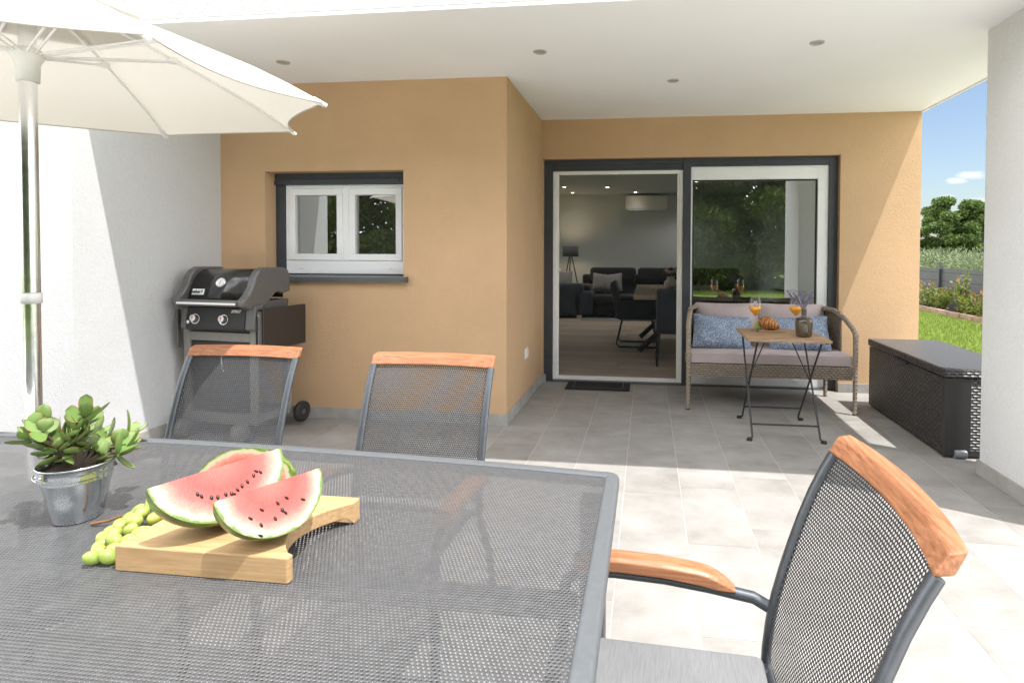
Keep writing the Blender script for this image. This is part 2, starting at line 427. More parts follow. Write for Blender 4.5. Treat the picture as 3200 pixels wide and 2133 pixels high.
def tag(o, label=None, cat=None, group=None, kind=None):
    if label: o['label'] = label
    if cat: o['category'] = cat
    if group: o['group'] = group
    if kind: o['kind'] = kind
    return o
def thing(name, label, cat, loc=(0, 0, 0), rz=0, group=None):
    o = bpy.data.objects.new(name, None); COL.objects.link(o); o.empty_display_size = .1
    o.location = loc; o.rotation_euler = (0, 0, rz)
    return tag(o, label, cat, group)
def copy_tree(o, parent=None):
    c = o.copy(); COL.objects.link(c)
    if parent is not None: c.parent = parent
    for ch in list(o.children): copy_tree(ch, c)
    return c
def text_mesh(name, body, size, mat, parent, loc, rot, extrude=.0006, shear=0, bold=0, sx=1):
    cu = bpy.data.curves.new(name + '_c', 'FONT'); cu.body = body; cu.size = size; cu.extrude = extrude
    cu.align_x = 'CENTER'; cu.align_y = 'CENTER'; cu.shear = shear; cu.offset = bold
    tmp = bpy.data.objects.new(name + '_t', cu); COL.objects.link(tmp)
    me = bpy.data.meshes.new_from_object(tmp.evaluated_get(bpy.context.evaluated_depsgraph_get()))
    bpy.data.objects.remove(tmp); bpy.data.curves.remove(cu)
    me.name = name; me.materials.clear(); me.materials.append(mat)
    o = bpy.data.objects.new(name, me); COL.objects.link(o); o.parent = parent; o.location = loc; o.rotation_euler = rot; o.scale = (sx, 1, 1)
    return o
def rotm(axis, a): return Matrix.Rotation(a, 3, axis)

# ------------------------------------------------------------------ setting
H = 2.5403; XL = -2.2655; XR = 3.4448; YW = 1.3666; YF = -1.14
def sheet(mb, x0, y0, x1, y1, z): mb.add([(x0, y0, z), (x1, y0, z), (x1, y1, z), (x0, y1, z)], [(0, 1, 2, 3)])
g = MB(); sheet(g, -600, -600, 600, 600, -.05)
tag(g.build('lawn', M['lawn']), 'green lawn around the terrace and house', kind='structure')
# patio tiles: 30 x 60 laid in columns along Y, staggered as in the place
S = .3013; LEN = .6026
g = MB(); sheet(g, -7, -3.64, 3.45, 1.44, -.0012)
tag(g.build('patio_bed', M['grout']), 'light grout bed between the terrace tiles', kind='structure')
g = MB(); gp = .0032
offs = {0: .853, 1: .616, 2: 1.0405, 3: 1.3859, 4: .8868}
for k in range(-23, 13):
    x0 = -.0012 + k * S
    of = offs.get(k, random.choice((.0, .2, .4)) + .05)
    y = of % LEN - 12 * LEN
    while y < 1.44:
        a, b2 = max(y, -3.62), min(y + LEN, 1.438)
        if b2 - a > .02:
            xa, xb = x0 + gp / 2, min(x0 + S - gp / 2, 3.445)
            if xb - xa > .02: sheet(g, xa, a + gp / 2, xb, b2 - gp / 2, 0)
        y += LEN
tag(g.build('patio_floor', M['tile'], normals=False), 'grey stone tiles of the terrace', kind='structure')

M['bounce_stone'] = plain('bounce_deck_stone', (.80, .78, .74), .8, spec=.2, var=.05, nscale=3)
g = MB(); sheet(g, -9, -6.6, 3.46, -3.645, -.003); sheet(g, 3.46, -6.6, 4.75, 9, -.012)  # unseen deck and side path, added to bounce sun under the roof
tag(g.build('bounce_deck', M['bounce_stone']), 'pale deck and path added out of view to bounce sunlight', kind='structure')
house = thing('house', 'tan and white rendered house with covered terrace and sliding door', 'house', (0, 0, 0))
# --- tan walls
g = MB()
wx0, wx1, wz0, wz1 = -1.897, -.785, 1.075, 1.878      # window opening
T = .25
for a, b2 in (((XL + .001, 0, -.02), (wx0, T, H + .02)), ((wx1, 0, -.02), (0, T, H + .02)), ((wx0, 0, -.02), (wx1, T, wz0)), ((wx0, 0, wz1), (wx1, T, H + .02))):
    g.span(a, b2)
g.span((-T, T, -.02), (0, YW + T, H + .02))
dx0, dx1, dz1 = .012, 2.757, 2.165
g.span((dx1, YW, -.02), (XR, YW + T, H + .02)); g.span((0, YW, dz1), (dx1, YW + T, H + .02)); g.span((0, YW, -.02), (dx0, YW + T, dz1))
g.span((XR - .25, YW + T, -.02), (XR, 8.0, H + .02)); g.build('tan_wall', M['tan_stucco'], house)
# --- white side wall
g = MB(); g.span((-7.5, YF, -.02), (XL, .6, H + .02)); g.build('white_wall', M['side_render'], house)
# --- pillar
PX = 2.935; PY = -.52
g = MB(); g.span((PX, -1.235, -.02), (XR - .002, PY, H + .02)); g.build('pillar', M['white_stucco'], house, bevel=.006)
# --- roof
g = MB(); g.span((-7.5, YF - .002, H + .021), (XR + .002, 8.2, 3.35)); roof = g.build('roof', M['fascia'], house)
g = MB(); g.span((XL + .0, YF + .0, H), (XR, YW + .02, H + .0205)); g.build('soffit', M['soffit'], roof)
g = MB(); g.span((XR - .012, PY, H - .012), (XR + .006, YW, H + .03)); g.build('drip_edge', M['alu'], roof)
# --- skirting
sk = .085; st = .011; SKP = []
def skirt(a, b2): SKP.append((a, b2))
skirt((XL, YF, 0), (XL + st, -st, sk)); skirt((XL, -st, 0), (st, -.0005, sk)); skirt((.0005, 0, 0), (st, YW - st, sk)); skirt((.0005, YW - st, 0), (.045, YW - .0005, sk))
skirt((dx1 - .0, YW - st, 0), (XR, YW - .0005, sk)); skirt((PX - st, -1.3, 0), (PX - .0005, PY, sk)); skirt((PX - st, PY, 0), (XR, PY + st, sk))
skirt((-7, YF - st, 0), (XL + st, YF - .0005, sk))
b = NB('skirting_tile'); p = b.pos(); n = b.noise(p, 5, 7, .62); sx = b.n('ShaderNodeSeparateXYZ'); b.l(p, sx.inputs[0])
def joint(o): return b.math('LESS_THAN', b.math('ABSOLUTE', b.math('SUBTRACT', b.math('FRACT', b.math('DIVIDE', b.math('ADD', o, .13), .6)), .5)), .003)
jt = b.math('MAXIMUM', joint(sx.outputs[0]), joint(sx.outputs[1]))
b.set(col=b.mixc(jt, b.ramp(n, [(.35, (.29, .275, .255)), (.65, (.42, .405, .385))]), (.6, .58, .55)), rough=.5, spec=.3)
for a, b2 in SKP: MB().span(a, b2).build('skirting', b.m, house, bevel=.0015)

# --- kitchen window
win = MB(); 
zb = 1.79
win.span((wx0, .115, zb), (wx1, .22, wz1 - .001)); win.span((wx0 + .001, .105, zb + .03), (wx1 - .001, .116, zb + .0)); 
wroot = win.build('window', M['anthracite'], house)
for a, b2 in (((wx0 + .001, .125, wz0 + .02), (wx0 + .078, .215, zb)), ((wx1 - .078 + .04, .125, wz0 + .02), (wx1 - .001, .215, zb))): MB().span(a, b2).build('shutter_guide', M['anthracite'], wroot, bevel=.003)
g = MB(); g.span((wx0 + .055, .104, zb), (wx1 - .002, .114, zb + .043)); 
for x in (wx0 + .12, wx1 - .09): g.box((x, .1, zb + .025), (.02, .01, .012))
g.build('shutter_slat', M['anthracite'], wroot, bevel=.002)
fx0, fx1 = wx0 + .08, wx1 - .04
g = MB()
g.span((fx0, .135, wz0 + .02), (fx1, .205, wz0 + .125))   # tall bottom rail
g.span((fx0, .135, zb - .03), (fx1, .205, zb)); g.span((fx0, .135, wz0 + .125), (fx0 + .03, .205, zb - .03)); g.span((fx1 - .03, .135, wz0 + .125), (fx1, .205, zb - .03))
g.span((-1.338, .128, wz0 + .125), (-1.288, .205, zb - .002))
for x in (fx0 + .13, fx1 - .13): g.box((x, .134, wz0 + .065), (.035, .012, .012))
g.build('window_frame', M['upvc'], wroot, bevel=.004)
for (a, b2) in ((fx0 + .031, -1.339), (-1.287, fx1 - .031)):
    g = MB(); z0, z1 = wz0 + .126, zb - .031; e = .05
    g.span((a, .126, z0), (b2, .195, z0 + e)); g.span((a, .126, z1 - e), (b2, .195, z1)); g.span((a, .126, z0 + e), (a + e, .195, z1 - e)); g.span((b2 - e, .126, z0 + e), (b2, .195, z1 - e))
    sh = g.build('sash', M['upvc'], wroot, bevel=.004)
    g = MB(); g.add([(a + e, .16, z0 + e), (b2 - e, .16, z0 + e), (b2 - e, .16, z1 - e), (a + e, .16, z1 - e)], [(0, 1, 2, 3)]); g.build('window_pane', M['glass'], wroot)
g = MB(); g.prism([(-.045, 1.078), (.2, 1.092), (.2, 1.07), (-.03, 1.062), (-.03, 1.044), (-.045, 1.044)], wx0 - .03, wx1 + .035, 'x')
g.span((wx1 + .031, -.047, 1.043), (wx1 + .037, -.0005, 1.084)); g.build('window_sill', M['sill_metal'], wroot)

# --- sliding door
Y0 = YW + .06
g = MB(); 
g.span((dx0 + .001, Y0, 0), (.098, Y0 + .1, dz1 - .002)); g.span((2.68, Y0, 0), (dx1 - .001, Y0 + .1, dz1 - .002)); g.span((1.352, Y0 - .006, 0), (1.425, Y0 + .1, dz1 - .004))
for za, zb2, yy in ((2.115, dz1 - .002, 0), (2.072, 2.1145, .012), (2.058, 2.0715, .004)):
    g.span((.098, Y0 + yy, za), (1.352, Y0 + .1, zb2)); 
g.span((1.425, Y0 + .004, 2.085), (2.68, Y0 + .1, dz1 - .002)); g.span((1.425, Y0, 2.12), (2.68, Y0 + .004, dz1 - .003))
door = g.build('sliding_door', M['anthracite'], house, bevel=.003)
# insect screen section
g = MB(); ya, yb = Y0 + .018, Y0 + .06
g.span((.0985, ya, .02), (.135, yb, 2.057)); g.span((1.318, ya, .02), (1.3515, yb, 2.057)); g.span((.135, ya, 2.022), (1.318, yb, 2.057)); g.span((.135, ya, .02), (1.318, yb, .055))
g.span((.135, ya + .012, .055), (.155, yb - .004, 2.022)); g.span((1.300, ya + .012, .055), (1.318, yb - .004, 2.022)); g.box((.165, ya + .01, 1.1), (.018, .02, .03))
g.build('screen_frame', M['alu'], door, bevel=.003)
g = MB(); g.add([(.155, yb - .02, .055), (1.3, yb - .02, .055), (1.3, yb - .02, 2.022), (.155, yb - .02, 2.022)], [(0, 1, 2, 3)]); g.build('insect_screen', M['screen'], door)
# glazed leaf
g = MB(); ya, yb = Y0 + .02, Y0 + .09
g.span((1.4255, ya, .015), (1.441, yb, 2.084)); g.span((1.441, ya, 1.96), (2.585, yb, 2.084)); g.span((2.585, ya, .015), (2.6795, yb, 2.084)); g.span((1.441, ya, .015), (2.585, yb, .165))
g.span((1.441, ya + .004, 2.06), (2.64, ya - .003, 2.068)); g.span((2.655, ya - .003, .02), (2.663, ya + .003, 2.06))
for x in (1.62, 2.4): g.box((x, ya - .003, .075), (.05, .012, .016))
g.build('door_leaf', M['upvc'], door, bevel=.004)
g = MB(); g.span((1.4412, ya + .02, .1652), (1.455, ya + .03, 1.9598)); g.span((2.57, ya + .02, .1652), (2.5848, ya + .03, 1.9598)); g.span((1.455, ya + .02, .1652), (2.57, ya + .03, .18)); g.span((1.455, ya + .02, 1.945), (2.57, ya + .03, 1.9598)); g.build('glazing_seal', M['black_plastic'], door)
g = MB(); g.add([(1.455, ya + .026, .18), (2.57, ya + .026, .18), (2.57, ya + .026, 1.945), (1.455, ya + .026, 1.945)], [(0, 1, 2, 3)]); g.build('door_pane', M['glass'], door)
g = MB(); g.span((.0985, Y0 - .012, 0), (1.3515, Y0 + .06, .0195)); g.span((1.4255, Y0 - .012, 0), (2.6795, Y0 + .06, .0145)); g.build('threshold', M['sill_metal'], door, bevel=.003)

# --- interior shell
YB = 7.6; HI = 2.45
g = MB(); x0, x1 = -2.4, XR - .26
g.span((x0 - .1, YB, -.02), (x1 + .1, YB + .1, HI + .05)); g.span((x1, YW + T + .001, -.02), (x1 + .1, YB, HI + .05)); 
for a, b2 in (((x0 - .1, .61, -.02), (x0, 3.9, HI + .05)), ((x0 - .1, 7.3, -.02), (x0, YB, HI + .05)), ((x0 - .1, 3.9, -.02), (x0, 7.3, .35)), ((x0 - .1, 3.9, 2.3), (x0, 7.3, HI + .05))): g.span(a, b2)
g.build('interior_wall', M['interior'], house)
g = MB()
for a, b2 in (((x0 - .08, 3.9, .35), (x0 - .02, 3.98, 2.3)), ((x0 - .08, 7.22, .35), (x0 - .02, 7.3, 2.3)), ((x0 - .08, 3.98, .35), (x0 - .02, 7.22, .43)), ((x0 - .08, 3.98, 2.22), (x0 - .02, 7.22, 2.3))): g.span(a, b2)
fill_window = g.build('window', M['upvc'], house)  # unseen side window, added to let more daylight into the room
g = MB(); g.add([(x0 - .05, 3.98, .43), (x0 - .05, 7.22, .43), (x0 - .05, 7.22, 2.22), (x0 - .05, 3.98, 2.22)], [(0, 1, 2, 3)]); g.build('window_pane', glass_pane('fill_window_glass', (.93, .95, .94), .9, .03), fill_window)
g = MB(); g.span((x0, T + .001, HI), (-T - .001, YB, HI + .04)); g.span((-T - .001, YW + T + .001, HI), (x1, YB, HI + .04)); g.build('interior_ceiling', M['interior'], house)
g = MB()
py = 1.45; k = 0
while py < YB:
    pw = .198; xx = x0 - random.random() * .9
    while xx < x1:
        a, b2 = max(xx, x0), min(xx + 1.198, x1)
        if b2 - a > .03: sheet(g, a, py, b2, min(py + pw, YB), .012)
        xx += 1.2
    py += .2; k += 1
g.build('interior_floor', M['plank'], house, normals=False)

# ------------------------------------------------------------------ soffit downlights
def downlight(x, y, lab):
    t = thing('recessed_downlight', lab, 'spotlight', (x, y, H), 0, 'recessed spotlights in the terrace soffit')
    g = MB(); g.lathe([(.030, -.001), (.031, -.005), (.040, -.006), (.043, -.003), (.043, 0)], seg=28); g.build('trim_ring', M['satin'], t)
    g = MB(); g.lathe([(.0305, -.002), (.012, -.0005), (.001, -.0005)], seg=20); g.build('lamp', M['lens'], t)
    return t
downlight(-1.42, -.463, 'small round spotlight in the soffit above the kitchen window')
downlight(.335, -.472, 'small round spotlight in front of the tan wall corner')
downlight(2.025, -.445, 'small round spotlight closest to the white pillar')
downlight(1.198, .223, 'small round spotlight in the soffit nearest the sliding door')

t = thing('wall_outlet', 'white weatherproof socket low on the tan return wall', 'socket', (0, .65, .417))
g = MB(); g.span((0, -.045, -.045), (.012, .045, .045)); g.build('cover', M['white_plastic'], t, bevel=.004)
g = MB(); g.span((.0125, -.034, -.03), (.018, .034, .034)); g.build('flap', M['white_plastic'], t, bevel=.003)

# ------------------------------------------------------------------ interior furniture
emw = emit('warm_lamp', (1, .82, .6), 7)
for i, (x, y, lab) in enumerate(((-.494, 6.163, 'lit indoor ceiling spot above the grey armchair, nearest the doorway edge'), (.283, 6.298, 'lit indoor ceiling spot alone in the middle of the ceiling'), (-.48, 7.2, 'lit indoor ceiling spot close to the wall above the floor lamp'), (.777, 7.2, 'lit indoor ceiling spot just above the air conditioner'),
        (1.83, 5.6, 'lit indoor ceiling spot seen high through the glass leaf'), (1.75, 6.9, 'lit indoor ceiling spot seen lower through the glass leaf'))):
    t = thing('ceiling_spot', lab, 'ceiling light', (x, y, HI), 0, 'lit spots in the living room ceiling')
    g = MB(); g.lathe([(.034, -.001), (.036, -.006), (.046, -.007), (.05, -.001)], seg=20); g.build('trim_ring', M['white_plastic'], t)
    g = MB(); g.lathe([(.0345, -.003), (.001, -.003)], seg=20); g.build('bulb', emw, t)
    q = bpy.data.lights.new('spot_glow', 'SPOT'); q.energy = 6.0 if y < 7 else .6; q.color = (1, .97, .92); q.shadow_soft_size = .05; q.spot_size = R(125); q.spot_blend = 1
    qo = bpy.data.objects.new('spot_glow', q); COL.objects.link(qo); qo.parent = t; qo.location = (0, 0, -.03)

t = thing('air_conditioner', 'white split air conditioner high on the living room wall', 'air conditioner', (.99, YB, 2.25))
g = MB(); g.prism([(0, -.15), (-.16, -.15), (-.2, -.11), (-.2, .15), (-.17, .155), (0, .155)], -.42, .42, 'x'); g.build('body', M['white_plastic'], t, bevel=.012)
g = MB(); g.box((0, -.185, -.142), (.74, .05, .012), rotm('X', -.5)); g.build('louver', M['white_plastic'], t)

t = thing('floor_lamp', 'lit tripod floor lamp with grey drum shade by the wall', 'lamp', (-.51, 7.15, .012))
g = MB(); g.lathe([(.16, 1.16), (.16, 1.365)], seg=32); g.build('lamp_shade', M['lamp_shade'], t, solid=.004)
for k in range(3):
    a = R(90 + 120 * k + 180); g = MB(); g.tube([(.02 * math.cos(a), .02 * math.sin(a), 1.2), (.3 * math.cos(a), .3 * math.sin(a), 0)], [.011, .013], 8); g.build('leg', M['black_metal'], t)
g = MB(); g.lathe([(.001, 1.17), (.03, 1.2), (.035, 1.23), (.02, 1.26), (.001, 1.27)], seg=16); g.build('bulb', emit('lamp_bulb', (1, .72, .42), 20), t)
pl = bpy.data.lights.new('lamp_glow', 'POINT'); pl.energy = .7; pl.color = (1, .72, .45); pl.shadow_soft_size = .05
po = bpy.data.objects.new('lamp_glow', pl); COL.objects.link(po); po.parent = t; po.location = (0, 0, 1.3)

def cushion_mb(mb, c, d, rot=None, puff=.35, n=10):
    """pillow: flattened box bulging in the middle; d = (width, thickness, height)"""
    for sgn in (1, -1):
        def fn(u, v):
            x, z = 2 * u - 1, 2 * v - 1
            e = max(0, (1 - abs(x) ** 2.6)) * max(0, (1 - abs(z) ** 2.6))
            pinch = 1 - .05 * (1 - abs(x) ** 2) * (z * z) - 0
            pz = 1 - .05 * (1 - abs(z) ** 2) * (x * x)
            q = Vector((x * d[0] / 2 * pz, sgn * d[1] / 2 * e ** .5, z * d[2] / 2 * pinch))
            return (rot @ q if rot is not None else q) + Vector(c)
        mb.grid(fn, n, n, uvs=(d[0], d[2]), flip=sgn < 0)
    return mb
def softbox(mb, a, b2): return mb.span(a, b2)

t = thing('sofa', 'black long sofa with two back cushions along the far wall', 'sofa', (0, 0, .012))
g = MB(); g.span((-.28, 6.55, .05), (2.9, 7.3, .30)); g.span((-.28, 7.25, .3), (2.9, 7.5, .80)); g.span((-.30, 6.55, .05), (-.05, 7.4, .62)); g.build('frame', M['sofa'], t, bevel=.04, seg=3)
for a, b2 in ((-.12, .80), (.83, 1.85), (1.88, 2.8)):
    g = MB(); g.span((a, 7.16, .66), (b2, 7.36, .945)); g.build('back_cushion', M['sofa'], t, bevel=.07, seg=4)
    g = MB(); g.span((a + .07, 6.5, .305), (b2, 7.15, .44)); g.build('seat_cushion', M['sofa'], t, bevel=.04, seg=3)
for x, rz, lab in ((.14, .3, 'fluffy grey pillow leaning on the sofa arm'), (.36, -.25, 'fluffy grey pillow standing upright beside the sofa arm pillow')):
    o = cushion_mb(MB(), (0, 0, 0), (.38, .16, .38)).build('throw_pillow', M['fluffy'], None, subsurf=1)
    o.location = (x, 6.93, .66); o.rotation_euler = (R(-18), R(8) * (1 if rz > 0 else -1), rz); tag(o, lab, 'pillow', 'fluffy pillows in the living room')
t = thing('sofa', 'dark blue sofa end seen from behind beside the doorway', 'sofa', (0, 0, .012))
g = MB(); g.span((-1.5, 6.45, .06), (-.17, 6.68, .66)); g.span((-1.5, 6.68, .06), (-.17, 7.3, .36)); g.build('frame', M['chair_cloth'], t, bevel=.06, seg=3)
g = MB(); g.span((-.4, 6.45, .07), (-.0, 7.2, .52)); g.build('arm', M['chair_cloth'], t, bevel=.07, seg=3)
for x in (-.25, -1.4): MB().box((x, 6.52, .03), (.1, .05, .06)).build('foot', M['chrome'], t)
o = cushion_mb(MB(), (0, 0, 0), (.45, .14, .36)).build('throw_pillow', M['fluffy'], None, subsurf=1); o.location = (-.62, 6.62, .74); o.rotation_euler = (R(-30), 0, .1)
tag(o, 'fluffy grey pillow on top of the dark blue sofa end', 'pillow', 'fluffy pillows in the living room')
g = MB(); g.span((-.2, 6.2, .0125), (1.9, 7.05, .024)); g.span((-.1, 7.0, .013), (1.8, 7.4, .023)); tag(g.build('rug', M['rug'], bevel=.004), 'pale grey rug on the wooden living room floor', 'rug')

t = thing('indoor_table', 'light oak dining table with thick top inside the room', 'table', (0, 0, .012))
g = MB(); g.span((.86, 2.62, .70), (2.0, 4.75, .755)); g.build('tabletop', M['oak'], t, bevel=.004)
for y in (3.1, 4.2):
    for sx_ in (-1, 1):
        g = MB(); g.tube([(1.42, y, .69), (1.42 + sx_ * .15, y + .0, .35), (1.42 + sx_ * .5, y - .05, .03)], .035, 8); g.build('leg', M['black_metal'], t)
def dining_chair(x, y, rz, lab, arms):
    t = thing('dining_chair', lab, 'chair', (x, y, .012), rz, 'blue grey upholstered dining chairs indoors')
    g = MB(); g.span((-.25, -.25, .36), (.25, .24, .47)); g.build('seat', M['chair_cloth'], t, bevel=.04, seg=3)
    g = MB(); rt = rotm('X', R(-10))
    g.box((0, .27, .62), (.48, .08, .5), rt); g.build('backrest', M['chair_cloth'], t, bevel=.035, seg=3)
    if arms:
        for s_ in (-1, 1):
            g = MB(); g.box((s_ * .27, 0, .5), (.05, .52, .24), rotm('X', 0)); g.build('armrest', M['chair_cloth'], t, bevel=.022, seg=3)
    for s_ in (-1, 1):
        g = MB(); g.tube([(s_ * .2, -.2, .37), (s_ * .23, -.27, .05), (s_ * .23, -.25, .012), (s_ * .23, .22, .012), (s_ * .23, .26, .05), (s_ * .2, .19, .37)], .011, 8); g.build('sled_leg', M['black_metal'], t)
    return t
dining_chair(.88, 3.62, R(90), 'blue grey armchair at the near end of the oak table', True)
dining_chair(1.36, 2.42, R(180), 'blue grey chair with its back to the doorway', False)
t = thing('flower_vase', 'round ceramic vase with pink print on the oak table', 'vase', (1.34, 3.8, .767))
g = MB(); g.lathe([(.04, 0), (.075, .02), (.092, .06), (.085, .10), (.05, .135), (.045, .15), (.055, .165)], seg=28); g.build('body', M['ceramic'], t, solid=.004)

# ------------------------------------------------------------------ plants helpers
def leaves_mesh(P, D, size, aspect=.5, fold=.25, jit=.35, up=.0):
    """P positions (n,3), D outward directions (n,3) -> verts, faces of folded diamond leaves"""
    n = len(P); D = D + rng.normal(0, jit, D.shape); D[:, 2] += up; D /= np.linalg.norm(D, axis=1)[:, None]
    A = rng.normal(0, 1, (n, 3)); B = np.cross(D, A); B /= np.linalg.norm(B, axis=1)[:, None]; Nn = np.cross(D, B)
    s = size * (0.65 + .7 * rng.random(n))[:, None]
    a = P; t_ = P + D * s; l = P + D * s * .5 + B * s * aspect * .5 + Nn * s * fold * .3; r = P + D * s * .5 - B * s * aspect * .5 + Nn * s * fold * .3
    V = np.stack([a, l, t_, r], 1).reshape(-1, 3)
    F = [(4 * i, 4 * i + 1, 4 * i + 2, 4 * i + 3) for i in range(n)]
    return V, F
def fast_mesh(name, V, F, mat, parent=None, smooth=False):
    me = bpy.data.meshes.new(name); me.from_pydata(np.asarray(V).tolist(), [], F); me.materials.append(mat); me.update()
    o = bpy.data.objects.new(name, me); COL.objects.link(o)
    if parent is not None: o.parent = parent
    return o
def clump_points(n, blobs, shell=.55):
    """points spread through a set of ellipsoid blobs (c, r)"""
    P = []; D = []
    w = np.array([np.prod(np.array(b_[1])) ** .66 for b_ in blobs]); w /= w.sum()
    cnt = rng.multinomial(n, w)
    for (c, r), k in zip(blobs, cnt):
        d = rng.normal(0, 1, (k, 3)); d /= np.linalg.norm(d, axis=1)[:, None]
        rad = shell + (1 - shell) * rng.random(k) ** .7
        P.append(np.array(c) + d * rad[:, None] * np.array(r)); D.append(d)
    return np.concatenate(P), np.concatenate(D)
def tree(name, label, x, y, h, spread, mat, n=9000, trunk=.3, leaf=.28, group=None, base=.18, seed=1, z=-.05):
    rs = np.random.default_rng(seed)
    t = thing(name, label, 'tree', (x, y, z), 0, group)
    blobs = []; g = MB()
    g.tube([(0, 0, 0), (.05 * h * .1, 0, h * .25), (-.03 * h, .02 * h, h * .55), (0, 0, h * .85)], [h * .028, h * .022, h * .014, h * .005], 8)
    nb = 46
    for i in range(nb):
        f = base + (1 - base) * (i + .5) / nb
        a = rs.random() * 6.28; env = math.sin(math.pi * min(1, max(.12, (f - base * .6) / (1.06 - base * .6)))) ** .6
        rr = spread * env * (.35 + .6 * rs.random())
        c = (rr * math.cos(a), rr * math.sin(a), h * f * .94)
        q = h * (.04 + .065 * rs.random())
        blobs.append((c, (q * 1.35, q * 1.35, q * .75)))
        zz = h * max(.15, f * .7); g.tube([(0, 0, zz), (c[0] * .5, c[1] * .5, (zz + c[2]) / 2), c], [h * .008, h * .005, h * .002], 5)
    g.build('trunk', M['trunk'], t)
    P, D = clump_points(n, blobs, .35)
    V, F = leaves_mesh(P, D, leaf, .6, .3, .6)
    fast_mesh('crown', V, F, mat, t)
    return t
M['oakleaf'] = leafmat('oak_leaves', [(.04, .07, .022), (.075, .12, .035), (.12, .175, .055), (.18, .235, .09)], .35)
M['oliveleaf'] = leafmat('olive_leaves', [(.07, .10, .05), (.12, .155, .085), (.19, .225, .14), (.26, .28, .19)], .25)
M['gardenleaf'] = leafmat('garden_leaves', [(.05, .075, .02), (.09, .13, .03), (.15, .19, .05), (.22, .25, .08)], .4)
M['photinia'] = leafmat('photinia_leaves', [(.06, .10, .02), (.12, .17, .035), (.20, .24, .06), (.30, .30, .09)], .35)
M['photinia_red'] = leafmat('photinia_red_tips', [(.22, .09, .045), (.36, .14, .075), (.42, .22, .11)], .35)

# trees beyond the fence
tree('oak_tree', 'tall dark tree against the sky, beyond the fence post', 24.2, 42.5, 5.75, 2.6, M['oakleaf'], 26000, leaf=.19, group='tall trees beyond the fence', seed=3)
tree('oak_tree', 'tall dark tree against the sky, behind the pillar edge', 27.6, 44.0, 5.5, 2.5, M['oakleaf'], 26000, leaf=.19, group='tall trees beyond the fence', seed=8)
tree('oak_tree', 'lower dark tree half hidden by the tan wall', 20.8, 44.5, 3.4, 2.3, M['oakleaf'], 14000, leaf=.19, group='tall trees beyond the fence', seed=5)
P = []; D = []
for i in range(16):
    t_ = i / 15; x, y = 12.5 + 1.2 * rng.random() + t_ * 1.5, 12.0 + t_ * 14
    bl = [((x + rng.normal(0, .35), y + rng.normal(0, .5), .45 + .62 * rng.random()), (.55, .55, .42)) for _ in range(6)]
    p_, d_ = clump_points(900, bl, .2)
    V, F = leaves_mesh(p_, d_, .13, .28, .2, .5, up=.5)
    g = fast_mesh('olive_bush', V, F, M['oliveleaf']); tag(g, 'silvery olive bush behind the grey fence', 'bush', 'olive bushes behind the fence')
g = MB()

# fence along the garden edge
fen = thing('garden_fence', 'dark grey strip fence with posts behind the red tipped shrubs', 'fence', (8.0, 0, -.05))
b = NB('fence_strip'); p = b.pos(); sx = b.n('ShaderNodeSeparateXYZ'); b.l(p, sx.inputs[0])
rowz = b.math('FRACT', b.math('DIVIDE', sx.outputs[2], .2)); wy = b.math('FRACT', b.math('DIVIDE', sx.outputs[1], .05))
wire = b.math('LESS_THAN', wy, .12); seam = b.math('LESS_THAN', rowz, .09)
n = b.noise(p, 9, 3)
b.set(col=b.mixc(b.math('MAXIMUM', wire, seam), b.ramp(n, [(.3, (.072, .073, .077)), (.7, (.10, .10, .105))]), (.028, .029, .032)), rough=.6)
b.bump(b.math('SUBTRACT', 1.0, wire), .5, .01)
g = MB(); g.span((-.012, 0, .02), (.012, 34, .955)); g.build('strip_panel', b.m, fen)
for k in range(13):
    y = 10.37 - 2.5 * 4 + 2.5 * k
    g = MB(); g.span((-.07, y - .04, 0), (.0 - .014, y + .04, .96)); g.span((-.05, y - .03, .96), (.01, y + .03, 1.10)); g.span((-.075, y - .05, .93), (-.012, y + .05, .95)); g.build('post', M['post'], fen, bevel=.004)
# planting bed kerb
b = NB('kerb_brick'); p = b.pos(); n = b.noise(p, 12, 4); b.set(col=b.ramp(n, [(.3, (.25, .15, .10)), (.7, (.42, .30, .22))]), rough=.9); b.bump(n, .4, .01)
g = MB(); y = 1.0
while y < 32:
    g.box((7.34 + rng.normal(0, .006), y + .22, -.005), (.09, .43, .11)); y += .45
tag(g.build('bed_kerb', b.m, bevel=.008), 'low brick kerb edging the shrub bed', 'kerb')
g = MB(); sheet(g, 7.34, 1, 8.0, 34, -.02); tag(g.build('planting_bed', M['soil']), 'brown soil of the shrub bed', kind='structure')

